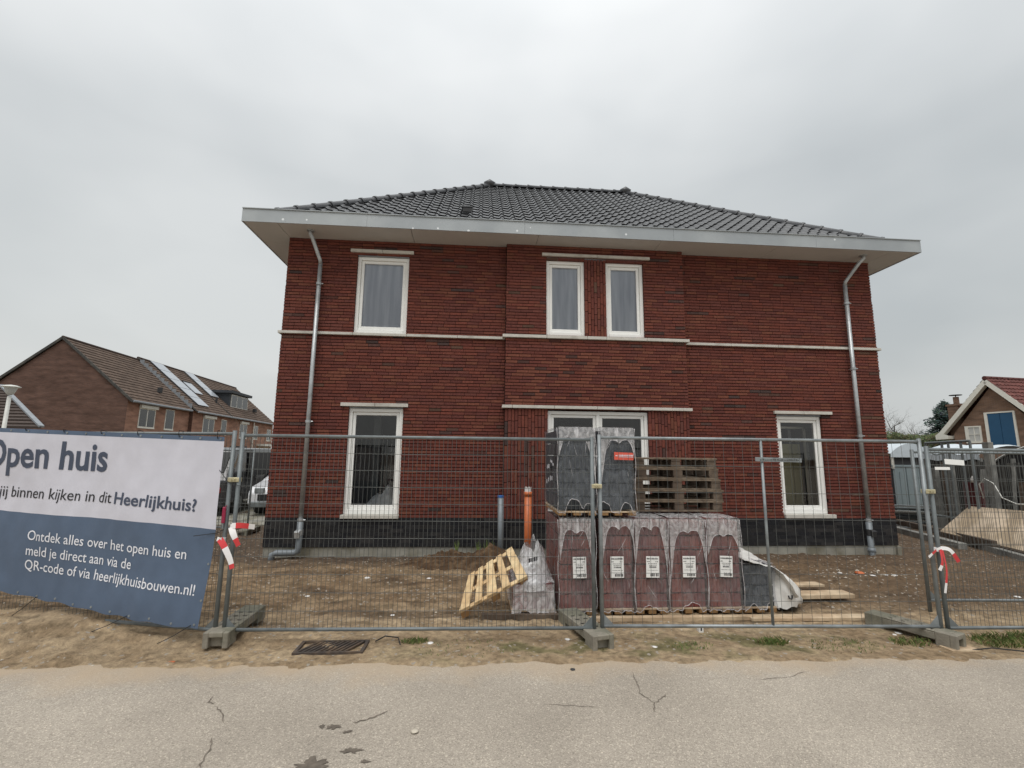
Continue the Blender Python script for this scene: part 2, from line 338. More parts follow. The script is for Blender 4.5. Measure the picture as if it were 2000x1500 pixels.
# ================================================================ GROUND AND ROAD
def sst(a, b, x):
    t = max(0., min(1., (x-a)/(b-a))); return t*t*(3-2*t)
def road_edge(x): return -4.19 - .0245*x
def gz(x, y):
    z = .012
    ye = road_edge(x) + .07*noise.noise(V(x*1.3, 0, 3)) + .06*noise.noise(V(x*4, y*5, 8)) + .03*noise.noise(V(x*13, y*13, 2))
    inside = sst(ye-.10, ye+.12, y)
    if -9 < x < 20 and -5 < y < 9:
        amp = 1.0
        r = .034*fbm(x*.9, y*1.3, 1.) + .030*fbm(x*2.6, y*5.2, 4.) + .022*fbm(x*8, y*15, 7., 3)
        r += .012*math.sin(y*7+1.3*math.sin(x*.8))*sst(-4, -3.4, y)*(1-sst(-1.2, -.4, y))*sst(2.8, 1.5, abs(x-2.))   # wheel ruts
        calm = .35 + .65*sst(4.4, 1.2, x) if y < -3.3 else 1.
        z += r*amp*calm
        z += .17*math.exp(-((x+.9)/1.35)**4-((y+3.12-.1*x)/.42)**2)*(1+.25*fbm(x*2, y*2, 20.)) + .05*math.exp(-((x+1.)/1.5)**2-((y+3.6)/.3)**2)*(1+.8*fbm(x*3, y*3, 9.))      # sand bank below the banner
        z += .05*math.exp(-((x-8.9)/1.6)**2-((y+.9)/.9)**2)
        z = max(z, .008+.004*fbm(x*9, y*9, 2.))
    return z*inside - .045*(1-inside)
def lin(c1, c2, t): return tuple(a+(b-a)*t for a, b in zip(c1, c2))
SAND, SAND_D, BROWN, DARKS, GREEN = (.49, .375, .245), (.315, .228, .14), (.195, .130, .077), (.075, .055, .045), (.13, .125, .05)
def gcol(x, y):
    n1 = fbm(x*.7, y*.9, 11.); n2 = fbm(x*2.6, y*3.4, 15.)
    c = lin(SAND_D, SAND, max(0, min(1, .5+.7*n1+.8*n2)))
    t = sst(-3.35, -2.3, y+.45*n1)                      # yard further in: browner
    c = lin(c, lin(BROWN, SAND_D, max(0, min(1, .45+.8*n2))), t*.9)
    c = lin(c, (.11, .075, .05), max(0, min(.6, 2.2*(fbm(x*1.1, y*3.2, 33.)-.12)))*sst(-3.6, -3.0, y))  # dark streaks painted into the soil for the shading of ruts
    k_ = 1+.42*fbm(x*2.2, y*9., 51., 4)*sst(-3.9, -3.2, y); c = tuple(q*max(.45, k_) for q in c)  # finer streaks of the same painted rut shading
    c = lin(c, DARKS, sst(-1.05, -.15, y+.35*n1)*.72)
    c = lin(c, lin(BROWN, DARKS, .45+.4*n2), sst(7.2, 9.5, x+.8*n1)*sst(-3.4, -2.6, y)*.75)
    c = lin(c, GREEN, max(0, min(.75, 2.6*(n2-.06+.6*n1)))*sst(2.4, 4.0, x)*(1-sst(-3.75, -3.5, y))*sst(-4.32, -4.1, y))
    if abs(x-4) > 14 or y > 10: c = lin(c, (.17, .15, .11), .6)
    return c
def axis(parts):
    r = []
    for a, b, n in parts: r += [a+(b-a)*i/n for i in range(n)]
    return r + [parts[-1][1]]
gx = axis([(-400, -60, 5), (-60, -14, 8), (-14, -3.2, 36), (-3.2, 10.6, 345), (10.6, 20, 60), (20, 70, 10), (70, 400, 5)])
gy = axis([(-4.9, -4.55, 4), (-4.55, -1.6, 90), (-1.6, .05, 36), (.05, 9, 40), (9, 70, 14), (70, 700, 8)])
g = MB(); k = 0
gm = bpy.data.meshes.new('ground')
vs = [(x, y, gz(x, y)) for y in gy for x in gx]; nx = len(gx)
fs = [(j*nx+i, j*nx+i+1, (j+1)*nx+i+1, (j+1)*nx+i) for j in range(len(gy)-1) for i in range(nx-1)]
gm.from_pydata(vs, [], fs); gm.materials.append(M['ground_soil'])
at = gm.color_attributes.new('Col', 'FLOAT_COLOR', 'POINT'); buf = []
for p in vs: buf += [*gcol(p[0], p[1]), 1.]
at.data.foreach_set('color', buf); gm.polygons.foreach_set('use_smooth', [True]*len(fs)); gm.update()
ground = bpy.data.objects.new('ground', gm); col.objects.link(ground); ground['kind'] = 'structure'

rm = MB()
ys = [-60, -30, -14, -9, -7.5, -6, -5, -4.6, -4.3, -4.05]
xs = [-400, -80, -20] + [-12+i for i in range(36)] + [30, 80, 400]
rm.grid([[(x, y, .004 + (.006*fbm(x*.6, y*.6, 2) if -12 <= x <= 24 and y > -14 else 0)) for x in xs] for y in ys])
road = rm.build('road', 'asphalt', smooth=True, loc=(0, 0, 0)); road['kind'] = 'structure'
fm = MB(); fm.quad((-400, -60, -.05), (400, -60, -.05), (400, -300, -.05), (-400, -300, -.05))
field = fm.build('far_verge', 'soil', loc=(0, 0, 0)); field['kind'] = 'structure'

# cracks and dark stains in the asphalt: thin patches lying on the road
def road_z(x, y): return .004 + .006*fbm(x*.6, y*.6, 2)
mat('crack', (.15, .125, .10), .95, var=.3, scale=20); mat('oil', (.115, .095, .075), .75, var=.35, scale=18)
def crack(pts, w):
    m = MB(); P = []
    for i in range(len(pts)-1):
        a, b = Vector(pts[i]), Vector(pts[i+1])
        for t in range(6): P.append(a.lerp(b, t/6))
    P.append(Vector(pts[-1])); rows = []
    for i, p in enumerate(P):
        d = (P[min(i+1, len(P)-1)]-P[max(0, i-1)]); d.normalize(); s = Vector((-d.y, d.x))
        q = p + s*rnd(-.008, .008); ww = w*rnd(.25, 1.)*min(1, .2+min(i, len(P)-1-i)*.4)
        rows.append([(q.x-s.x*ww, q.y-s.y*ww, road_z(q.x, q.y)+.004), (q.x+s.x*ww, q.y+s.y*ww, road_z(q.x, q.y)+.004)])
    m.grid(rows); m.build('crack', 'crack', road)
crack([(5.02, -4.42), (5.0, -4.6), (4.96, -4.77), (5.02, -4.92), (4.97, -5.04)], .006); crack([(5.02, -4.92), (5.09, -4.87), (5.16, -4.80)], .005)
crack([(1.73, -4.64), (1.74, -4.74), (1.80, -4.76)], .005); crack([(1.83, -4.80), (1.90, -4.88), (2.0, -5.02)], .006)
crack([(2.0, -5.16), (2.05, -5.28), (2.08, -5.44), (2.16, -5.6)], .006); crack([(6.0, -4.62), (6.3, -4.58), (6.55, -4.49)], .003)
crack([(4.2, -4.9), (4.42, -4.93), (4.6, -4.96)], .003); crack([(2.86, -5.06), (2.98, -5.0), (3.06, -4.92)], .008)
def stain(cx, cy, rx, ry, sd):
    m = MB(); n = 90; ring = []
    for i in range(n):
        t = 2*math.pi*i/n; q = max(.25, 1+.9*noise.noise(V(math.cos(t)*2.2+sd, math.sin(t)*2.2, sd*3.1))+.3*noise.noise(V(math.cos(t)*7+sd, math.sin(t)*7, sd)))
        x, y = cx+rx*q*math.cos(t), cy+ry*q*math.sin(t); ring.append((x, y, road_z(x, y)+.004))
    m.add([(cx, cy, road_z(cx, cy)+.004)]+ring, [(0, i+1, (i+1) % n+1) for i in range(n)]); m.build('stain', 'oil', road)
stain(2.73, -5.50, .10, .07, 1.); stain(2.93, -5.36, .055, .022, 2.); stain(2.74, -5.10, .045, .022, 3.3); stain(2.84, -5.16, .03, .012, 4.); stain(3.03, -5.47, .03, .014, 5.); stain(2.66, -5.09, .02, .02, 6.)

# ================================================================ THE NEW HOUSE
HX1, ZP, ZB, ZSO = 11.74, .68, .185, 5.87
HD = 7.70
house = thing('brick_house', 'new two storey dark red brick house with grey hipped tile roof behind the fence', 'house', (0, 0, 0))
RED = [(.164, .049, .034), (.142, .043, .032), (.157, .050, .035), (.133, .041, .031), (.168, .059, .038), (.143, .048, .037), (.124, .040, .032)]
DRK = [(.078, .043, .037), (.092, .046, .038), (.066, .042, .038), (.10, .052, .040), (.11, .06, .042), (.115, .045, .035)]
PLN = [(.020, .0195, .0215), (.026, .0255, .027), (.016, .016, .019), (.033, .031, .031)]
def brick_rows(width, z0, z1, holes, pitch=.06, blen=.22, jh=.0135, jv=.003, pal='red', seed=0, vertical=False):
    """returns (u0,u1,z0,z1,colour) of each brick on a face; holes=(u0,u1,z0,z1)"""
    rr = random.Random(seed); outb = []
    A0, A1, B0, B1 = (0, width, z0, z1) if not vertical else (z0, z1, 0, width)   # A along brick, B across
    nrow = max(1, int(round((B1-B0)/pitch))); ph = (B1-B0)/nrow; lastdark = {}
    for r in range(nrow):
        b0, b1 = B0+r*ph, B0+(r+1)*ph; bm_ = (b0+b1)/2
        iv = [(A0, A1)]
        for h in holes:
            ha0, ha1, hb0, hb1 = h if not vertical else (h[2], h[3], h[0], h[1])
            if hb0 < bm_ < hb1:
                nv = []
                for a, c in iv:
                    if ha1 <= a or ha0 >= c: nv.append((a, c)); continue
                    if ha0 > a: nv.append((a, ha0))
                    if ha1 < c: nv.append((ha1, c))
                iv = nv
        offs = rr.choice((0, .25, .5, .5, .75))*blen + rr.uniform(-.012, .012); dark = 0; dcol = None
        for a, c in iv:
            u = math.floor((a-offs)/blen)*blen + offs
            while u < c-.002:
                e = u+blen; q0, q1 = max(u, a), min(e, c)
                if q1-q0 > .015:
                    if pal == 'red':
                        if dark <= 0 and rr.random() < .045: dark = rr.choice((1, 1, 1, 2)); dcol = rr.choice(DRK)
                        if dark > 0: k_ = rr.uniform(.8, 1.25); cc = tuple(x*k_ for x in dcol); dark -= 1
                        else:
                            cc = rr.choice(RED); k_ = rr.uniform(.9, 1.1); cc = tuple(x*k_ for x in cc)
                    else: k_ = rr.uniform(.8, 1.2); cc = tuple(x*k_ for x in rr.choice(PLN))
                    qa, qb = (q0+jv, q1-jv), (b0+jh/2, b1-jh/2)
                    outb.append((qa[0], qa[1], qb[0], qb[1], cc) if not vertical else (qb[0], qb[1], qa[0], qa[1], cc))
                u = e
    return outb
def brick_box(m, O, U, N, b, dep=.09, jit=.002, proud=0.):
    u0, u1, z0, z1, c = b; m.cur = c; p = proud + random.uniform(-jit, jit)
    def P(u, z, n): return (O[0]+U[0]*u+N[0]*n, O[1]+U[1]*u+N[1]*n, z)
    m.add([P(u0, z0, p), P(u1, z0, p), P(u1, z1, p), P(u0, z1, p), P(u0, z0, -dep), P(u1, z0, -dep), P(u1, z1, -dep), P(u0, z1, -dep)],
          [(0, 1, 2, 3), (1, 0, 4, 5), (2, 1, 5, 6), (3, 2, 6, 7), (0, 3, 7, 4)])
def core(m, O, U, N, width, z0, z1, holes, rec=.022, th=.27, grow=.012):
    us = sorted({0, width, *[max(0, h[0]-grow) for h in holes], *[min(width, h[1]+grow) for h in holes]})
    zs = sorted({z0, z1, *[max(z0, h[2]-grow) for h in holes], *[min(z1, h[3]+grow) for h in holes]})
    for i in range(len(us)-1):
        for j in range(len(zs)-1):
            um, zm = (us[i]+us[i+1])/2, (zs[j]+zs[j+1])/2
            if any(h[0]-grow < um < h[1]+grow and h[2]-grow < zm < h[3]+grow for h in holes): continue
            c = [(O[0]+U[0]*u+N[0]*n, O[1]+U[1]*u+N[1]*n, z) for n in (-rec, -rec-th) for u, z in ((us[i], zs[j]), (us[i+1], zs[j]), (us[i+1], zs[j+1]), (us[i], zs[j+1]))]
            m.add(c, [(0, 1, 2, 3), (5, 4, 7, 6), (1, 0, 4, 5), (2, 1, 5, 6), (3, 2, 6, 7), (0, 3, 7, 4)])
X, Y_, NX, NY = (1, 0), (0, 1), (-1, 0), (0, -1)
# faces: front left, bay, front right
WIN = dict(ul=(1.295, 2.27, 4.035, 5.56), ll=(1.31, 2.285, .74, 2.625), lr=(9.485, 10.405, .76, 2.62))
BAYP, BX0, BX1 = -.14, 4.15, 7.655
BW = dict(b1=(4.93, 5.675, 4.06, 5.58), b2=(6.10, 6.85, 4.06, 5.58), big=(4.955, 6.86, .72, 2.63))
core_m = MB(); red_m = MB(); pln_m = MB(); base_m = MB()
def face(O, U, N, width, zr0, zr1, holes, seed, panel=None, plinth=True, skip=None, back=.28):
    core(core_m, O, U, N, width, zr0, zr1, holes, th=back)
    for b in brick_rows(width, zr0, zr1, holes + (skip or []), seed=seed): brick_box(red_m, O, U, N, b)
    if plinth:
        core(pl_core, O, U, N, width, ZB, ZP, [], rec=.005, th=back)
        for b in brick_rows(width, ZB, ZP, [], pal='pln', seed=seed+50, jh=.008, jv=.004): brick_box(pln_m, O, U, N, b, jit=.001)
pl_core = MB()
face((0, 0), X, NY, BX0, ZP, ZSO, [WIN['ul'], WIN['ll']], 1)
fr_h = [(a-BX1, b-BX1, c, d) for a, b, c, d in (WIN['lr'],)]
face((BX1, 0), X, NY, HX1-BX1, ZP, ZSO, fr_h, 2)
bh = [(a-BX0, b-BX0, c, d) for a, b, c, d in BW.values()]
low_l = (0, BW['big'][0]-BX0, ZP, 2.66); low_r = (BW['big'][1]-BX0, BX1-BX0, ZP, 2.66); mid_v = (BW['b1'][1]-BX0, BW['b2'][0]-BX0, 4.06, 5.62)
spand = (0, BX1-BX0, 2.72, 3.995)
face((BX0, BAYP), X, NY, BX1-BX0, ZP, ZSO, bh, 3, skip=[low_l, low_r, mid_v, spand])
for sk_, sd in ((low_l, 31), (low_r, 32), (mid_v, 33)):
    for b in brick_rows(sk_[1]-sk_[0], sk_[2], sk_[3], [], seed=sd, vertical=True, jh=.010, jv=.0055):
        brick_box(red_m, (BX0+sk_[0], BAYP), X, NY, b)
for (xx, un, sd) in ((BX0, NX, 5), (BX1, X, 6)):        # cheeks of the bay
    O_, U_ = ((BX0, -.003), NY) if un == NX else ((BX1, -.047), Y_)
    for b in brick_rows(.044, ZP, ZSO, [], seed=sd): brick_box(red_m, O_, U_, un, b, dep=.05)
    for b in brick_rows(.044, ZB, ZP, [], pal='pln', seed=sd+9): brick_box(pln_m, O_, U_, un, b, dep=.05)
face((0, HD), NY, NX, HD-.095, ZP, ZSO, [(HD-1.25, HD-.45, .9, 2.6)], 7)               # left side wall, with its own shallow bay
face((-.14, 5.4), NY, NX, 3.89, ZP, ZSO, [], 8)
for b in brick_rows(.135, ZP, ZSO, [], seed=18): brick_box(red_m, (-.14, 1.45), X, NY, b, dep=.05)
face((HX1, .095), Y_, X, HD-.095, ZP, ZSO, [(.9, 2.7, .9, 2.6)], 9)
face((HX1, HD), NX, Y_, HX1, ZP, ZSO, [], 10)
wall = core_m.build('wall', 'mortar', house)
pl_core.build('plinth', 'mortar_grey', house)
red_m.build('bricks', 'brick', wall, kind='stuff')
pln_m.build('plinth_bricks', 'brick', house, kind='stuff')
# the bay's spandrel: each brick an object (shared meshes by size and tone)
bcache = {}; rest_b = MB()
cnt = 0
for b in brick_rows(spand[1], spand[2], spand[3], [], seed=77):
    if cnt >= 300:
        brick_box(rest_b, (BX0, BAYP), X, NY, b); continue
    key = (round((b[1]-b[0])*50), round(b[3]-b[2], 3), random.randrange(14))
    if key not in bcache:
        mm = MB(); ln = b[1]-b[0]; brick_box(mm, (-ln/2, 0), X, NY, (0, ln, 0, b[3]-b[2], b[4]))
        ob = mm.build('brick', 'brick', wall, local=True); bcache[key] = ob.data; bpy.data.objects.remove(ob)
    piece('brick', bcache[key], wall, (BX0+(b[0]+b[1])/2, BAYP+random.uniform(-.002, .002), b[2])); cnt += 1

if rest_b.v: rest_b.build('bay_bricks', 'brick', wall, kind='stuff')
# concrete foundation strip
m = MB()
for x0, x1, y0 in ((.01, BX0, .02), (BX0, BX1, BAYP+.02), (BX1, HX1-.01, .02)):
    m.box(x0, x1, y0, y0+.28, -.5, ZB)
m.box(.01, .3, .3, HD-.02, -.5, ZB-.002); m.box(HX1-.3, HX1-.01, .3, HD-.02, -.5, ZB-.002)
m.build('foundation', 'foundation', house)
m = MB(); m.box(HX1-.05, HX1+.03, -.02, .4, -.5, .17); m.build('foundation_corner', 'foundation', house)
# stone bands: string course, lintels, sills (each stone a piece)
def band(x0, x1, y, z0, z1, cuts, dep=.16, name='stone_band', proud=.045):
    e = [x0]+cuts+[x1]
    for a, b in zip(e[:-1], e[1:]):
        m = MB(); m.box(a+.003, b-.003, y-proud, y+dep, z0, z1); m.build(name, 'band_stone', house, bev=.004)
band(-.05, BX0-.003, 0, 3.985, 4.035, [1.30, 2.29, 3.24])
band(BX0-.06, BX1+.06, BAYP, 4.0, 4.058, [4.93, 5.71, 6.08, 6.87])
band(BX1+.003, HX1+.05, 0, 3.985, 4.035, [8.62, 9.6, 10.55])
band(BX0-.05, BX1+.055, BAYP, 2.665, 2.72, [4.29, 5.07, 5.88, 6.70, 7.52])
band(1.163, 2.36, 0, 5.62, 5.68, [1.77], name='lintel'); band(1.165, 2.38, 0, 2.655, 2.718, [1.78], name='lintel')
band(9.42, 10.61, 0, 2.66, 2.718, [10.02], name='lintel'); band(4.835, 6.98, BAYP, 5.645, 5.702, [5.92], name='lintel')
band(1.285, 2.30, 0, .672, .735, [], name='sill', dep=.1, proud=.05); band(9.49, 10.5, 0, .688, .755, [], name='sill', dep=.1, proud=.05); band(4.94, 6.88, BAYP, .665, .715, [], name='sill', dep=.1)
m = MB()
for yy in (1.45, 5.4): pass
m.box(-.05, -.003, .13, 1.30, 3.985, 4.035); m.box(-.2, -.145, 1.40, 5.45, 3.985, 4.035); m.box(HX1+.003, HX1+.05, .13, HD, 3.985, 4.035); m.build('side_bands', 'band_stone', house)
m = MB(); m.box(-.2, -.145, 2.2, 3.4, 5.62, 5.68); m.build('lintel', 'band_stone', house)
# windows
def window(x0, x1, z0, z1, y, film_=False, leaves=1, rev=.055):
    t = .062
    m = MB(); yf, yb = y+rev, y+rev+.11
    m.box(x0, x0+t, yf, yb, z0, z1); m.box(x1-t, x1, yf, yb, z0, z1)
    m.box(x0+t, x1-t, yf, yb, z1-t, z1); m.box(x0+t, x1-t, yf-.012, yb, z0, z0+t+.02)
    w_ = (x1-x0-t*(leaves+1))/leaves
    for i in range(1, leaves): m.box(x0+t*i+w_*i, x0+t*(i+1)+w_*i, yf, yb, z0+t+.02, z1-t)
    wnd = m.build('window', 'frame_white', house, bev=.004)
    for i in range(leaves):
        a = x0+t+(w_+t)*i; b = a+w_; c, d = z0+t+.02, z1-t; s = .058; q = MB(); ya, yb2 = yf+.028, yf+.09; gpp = .004
        q.box(a+gpp, a+s, ya, yb2, c+gpp, d-gpp); q.box(b-s, b-gpp, ya, yb2, c+gpp, d-gpp); q.box(a+s, b-s, ya, yb2, d-s, d-gpp); q.box(a+s, b-s, ya, yb2, c+gpp, c+s+.012)
        q.build('sash', 'frame_white', wnd, bev=.004)
        q = MB(); q.quad((a+s-.005, ya+.022, c+s), (b-s+.005, ya+.022, c+s), (b-s+.005, ya+.022, d-s+.005), (a+s-.005, ya+.022, d-s+.005)); q.build('glass_pane', 'glass', wnd)
        if film_:
            q = MB(); nn = 14; q.grid([[(a+s-.004+(b-a-2*s+.008)*j/nn, ya+.05, c+s+(d-c-2*s)*k_) for j in range(nn+1)] for k_ in (0, 1)]); q.build('protective_film', 'pane_film', wnd, smooth=True)
    q = MB(); q.box(x0-.006, x0+.001, yf+.005, yb, z0, z1); q.box(x1-.001, x1+.006, yf+.005, yb, z0, z1); q.build('seal', 'sealant', wnd)
    return wnd
window(*WIN['ul'], 0, True); window(*BW['b1'], BAYP, True); window(*BW['b2'], BAYP, True)
window(*WIN['ll'], 0); window(*WIN['lr'], 0); window(*BW['big'], BAYP, leaves=2)
for x_, ya_, yb_ in ((0.06, .45, 1.25), (HX1-.14, .995, 2.795)):      # side windows, out of view, added to let daylight into the rooms
    q = MB(); q.box(x_, x_+.08, ya_, ya_+.07, .9, 2.6); q.box(x_, x_+.08, yb_-.07, yb_, .9, 2.6); q.box(x_, x_+.08, ya_+.07, yb_-.07, .9, .98); q.box(x_, x_+.08, ya_+.07, yb_-.07, 2.52, 2.6); wn_ = q.build('window', 'frame_white', house)
    MB().quad((x_+.04, ya_+.06, .97), (x_+.04, yb_-.06, .97), (x_+.04, yb_-.06, 2.53), (x_+.04, ya_+.06, 2.53)).build('glass_pane', 'glass', wn_)
# flush lead strips over the lintels' heads
for a_ in ((1.30, 2.265, .02, .06, 5.562, 5.618), (4.935, 6.845, BAYP+.02, BAYP+.06, 5.582, 5.643), (1.315, 2.28, .02, .06, 2.628, 2.653), (9.49, 10.4, .02, .06, 2.622, 2.658)): MB().box(*a_).build('lead_strip', 'lead', house)
# interior shells
m = MB(); m.box(.3, HX1-.3, .32, HD-.3, .45, .62); m.build('interior_floor', 'interior_dark', house)
m = MB(); m.box(.3, HX1-.3, .32, HD-.3, 3.1, 3.3); m.build('interior_ceiling', 'plaster', house)
m = MB(); m.box(.3, 4.0, 3.3, 3.4, .62, 3.1); m.build('interior_wall', 'interior_dark', house)
m = MB(); m.box(4.05, 4.15, .32, 7.3, .62, 3.1); m.build('interior_wall', 'interior_grey', house)
m = MB(); m.box(7.75, 7.85, .32, 7.3, .62, 3.1); m.build('interior_wall', 'interior_grey', house)
m = MB(); m.box(7.85, 9.4, 3.0, 3.1, .62, 3.1); m.box(10.9, HX1-.3, 3.0, 3.1, .62, 3.1); m.box(9.4, 10.9, 3.0, 3.1, 2.75, 3.1); m.build('interior_wall', 'interior_grey', house)
tag(MB().box(1.45, 1.60, 1.5, 1.62, .62, 3.1).build('steel_prop', 'galv'), 'grey upright prop standing inside the lower window with the white sheet', 'prop')
tag(MB().box(.95, 2.15, 2.1, 2.16, .62, 1.95).build('wall_panel', 'interior_grey'), 'grey plasterboard panel standing inside behind the white dust sheet', 'panel')
tag(MB().box(9.75, 9.95, .62, .67, .62, 2.1).box(9.97, 10.17, .62, .67, .62, 2.1).box(10.19, 10.36, .62, .67, .62, 2.1).build('board_stack', 'yellow_board'), 'yellow ribbed boards standing upright inside the lower window by the right downpipe', 'boards')
tag(MB().box(9.60, 9.64, .5, .54, .62, 2.45).box(10.38, 10.42, .5, .54, .62, 2.45).box(9.60, 10.42, .5, .54, 2.41, 2.45).build('inner_frame', 'paint_white'), 'slim white frame standing inside in front of the yellow boards', 'frame')
# dust sheet heap behind the lower left window
m = MB(); P = []
for i in range(18):
    r_ = []
    for j in range(18):
        x, y = 1.50+.72*i/17, .34+.6*j/17; u_, v_ = i/17, j/17
        z = .80+.42*math.exp(-((u_-.72)/.22)**2-((v_-.4)/.4)**2)+.24*math.exp(-((u_-.35)/.16)**2-((v_-.45)/.5)**2)+.07*fbm(x*6, y*6, 3)
        z = max(.625, z*(1 if 0 < i < 17 and j > 0 else .7)); r_.append((x, y, z))
    P.append(r_)
m.grid(P); tag(m.build('dust_sheet', 'dust_sheet', smooth=True), 'crumpled pale dust sheet heaped inside the lower window by the left downpipe', 'sheet')
# soffit panels and fascia
EX0, EX1, EY0 = -.585, 12.325, -.585; EY1 = HD+.585
ed = [EX0, 0.0, 2.36, 4.72, 7.09, 9.41, 11.74, EX1]
for i in range(7):
    a, b = ed[i], ed[i+1]; m = MB(); m.box(a+(.004 if i else 0), b-(.004 if i < 6 else 0), EY0+.004, .3, ZSO, ZSO+.02); m.build('soffit_panel', 'soffit', house)
for a, b in ((EX0, -.02), (HX1+.02, EX1)):
    for y0, y1 in ((.308, 2.7), (2.708, 5.1), (5.108, EY1-.01)): m = MB(); m.box(a, b, y0, y1, ZSO, ZSO+.02); m.build('soffit_panel', 'soffit', house)
m = MB(); m.box(EX0+.03, EX1-.03, EY0+.03, EY1-.03, ZSO+.022, ZSO+.05); m.build('eaves_deck', 'black', house)
FT = 6.10
cutx = [EX0-.012, 1.58, 4.45, 7.295, 10.15, EX1+.012]
for a, b in zip(cutx[:-1], cutx[1:]):
    m = MB(); m.box(a+.0015, b-.0015, EY0-.012, EY0, ZSO-.012, FT); m.box(a+.0015, b-.0015, EY0-.03, EY0+.02, FT+.0005, FT+.014); m.build('fascia_sheet', 'fascia', house)
m = MB(); m.box(EX0-.012, EX0, EY0+.001, EY1, ZSO-.012, FT); m.box(EX0-.03, EX0+.02, EY0+.021, EY1, FT+.0005, FT+.014); m.build('fascia_sheet', 'fascia', house)
m = MB(); m.box(EX1, EX1+.012, EY0+.001, EY1, ZSO-.012, FT); m.box(EX1-.02, EX1+.03, EY0+.021, EY1, FT+.0005, FT+.014); m.build('fascia_sheet', 'fascia', house)
m = MB(); m.box(EX0+.02, EX1-.02, EY0+.001, EY0+.16, FT-.09, FT-.08); m.build('gutter', 'zinc', house)
# roof deck (hipped)
RY, RZ, QY, QZ = 3.855, 9.50, -.44, 6.02
QX0, QX1 = EX0+(QY-EY0), EX1-(QY-EY0)
RX0, RX1 = QX0+(RY-QY), QX1-(RY-QY); QB = 2*RY-QY
m = MB()
dk = -.03
P = [(QX0, QY, QZ+dk), (QX1, QY, QZ+dk), (QX1, QB, QZ+dk), (QX0, QB, QZ+dk), (RX0, RY, RZ+dk), (RX1, RY, RZ+dk)]
m.add(P, [(0, 1, 5, 4), (1, 2, 5), (2, 3, 4, 5), (3, 0, 4), (3, 2, 1, 0)])
roof = m.build('roof', 'black', house)
# pantiles
SL = math.hypot(RY-QY, RZ-QZ); ca, sa = (RY-QY)/SL, (RZ-QZ)/SL
TW, TL = .2195, .29
def prof(u):      # tile cross section height, u in 0..1 : pan then roll on the right
    if u < .50: return .006*math.cos(u/.50*math.pi)-.004
    t = (u-.50)/.50
    return -.010+.046*(math.sin(min(1, t/.55)*math.pi/2)**2 if t < .55 else math.cos((t-.55)/.45*math.pi/2)**.8)
US = [0, .12, .30, .50, .58, .66, .73, .79, .86, .93, .985]
def tile_mesh():
    m = MB(); L_ = TL+.05; top = []
    for v, dz in ((0, .044), (L_*.5, .031), (L_, .018)):
        top.append([((u-.5)*TW, v, prof(u)+dz) for u in US])
    m.grid(top)
    m.grid([[(p[0], p[1]+.022, p[2]-.038) for p in top[0]], top[0]])
    return m
tm = tile_mesh(); tob = tm.build('roof_tile', 'roof_tile', roof, local=True, smooth=False); tdata = tob.data
tdata.polygons.foreach_set('use_smooth', [True]*len(tdata.polygons)); bpy.data.objects.remove(tob)
nrows = int((SL-.03)/TL); ntile = 0
# per slope: transform (origin at eave corner, along-eave vector, up-slope vector)
def slope_tiles(O, E, Uv, length, half, individual, n_ind=0):
    global ntile
    E, Uv = Vector(E), Vector(Uv); Nn = E.cross(Uv); rest = MB(); O = Vector(O)
    base = Matrix((( E.x, Uv.x, Nn.x, 0), (E.y, Uv.y, Nn.y, 0), (E.z, Uv.z, Nn.z, 0), (0, 0, 0, 1)))
    made = 0
    for r in range(nrows+1):
        v = r*TL - .02; hl = v*ca; hu = (v+TL)*ca          # hip inset
        n_ = int(length/TW)+1
        for c in range(n_):
            u = (c+.5)*TW + (length-n_*TW)/2
            lo, hi = u-TW/2, u+TW/2
            if hi < hl+.0 or lo > length-hl: continue
            if v > SL-.1: continue
            mt_ = Matrix.Translation(O+E*u+Uv*v+Nn*random.uniform(-.002, .002)) @ base
            cutl = lo < hu+.05; cutr = hi > length-hu-.05
            if individual and not cutl and not cutr and made < n_ind:
                piece('roof_tile', tdata, roof, None, mtx=mt_); made += 1; continue
            if cutl or cutr:
                bm = bmesh.new(); bm.from_mesh(tdata); bmesh.ops.transform(bm, matrix=mt_, verts=bm.verts)
                geom = lambda: bm.verts[:]+bm.edges[:]+bm.faces[:]
                s2 = 1/math.sqrt(2)
                hv = Vector((Uv.x, Uv.y, 0)).normalized()
                if cutl: bmesh.ops.bisect_plane(bm, geom=geom(), plane_co=O, plane_no=(hv-E)*s2, clear_outer=True)
                if cutr: bmesh.ops.bisect_plane(bm, geom=geom(), plane_co=O+E*length, plane_no=(hv+E)*s2, clear_outer=True)
                bm.verts.ensure_lookup_table(); ix = {vv: i for i, vv in enumerate(bm.verts)}
                rest.add([tuple(vv.co) for vv in bm.verts], [tuple(ix[q] for q in f.verts) for f in bm.faces]); bm.free()
            else:
                rest.add([tuple(mt_ @ vv.co) for vv in tdata.vertices], [tuple(p.vertices) for p in tdata.polygons])
    o = rest.build('roof_tiles', 'roof_tile', roof, smooth=True, kind='stuff'); return o
slope_tiles((QX0, QY, QZ), (1, 0, 0), (0, ca, sa), QX1-QX0, 0, True, 300)
slope_tiles((QX0, QB, QZ), (0, -1, 0), (ca, 0, sa), QB-QY, 0, False)
slope_tiles((QX1, QY, QZ), (0, 1, 0), (-ca, 0, sa), QB-QY, 0, False)
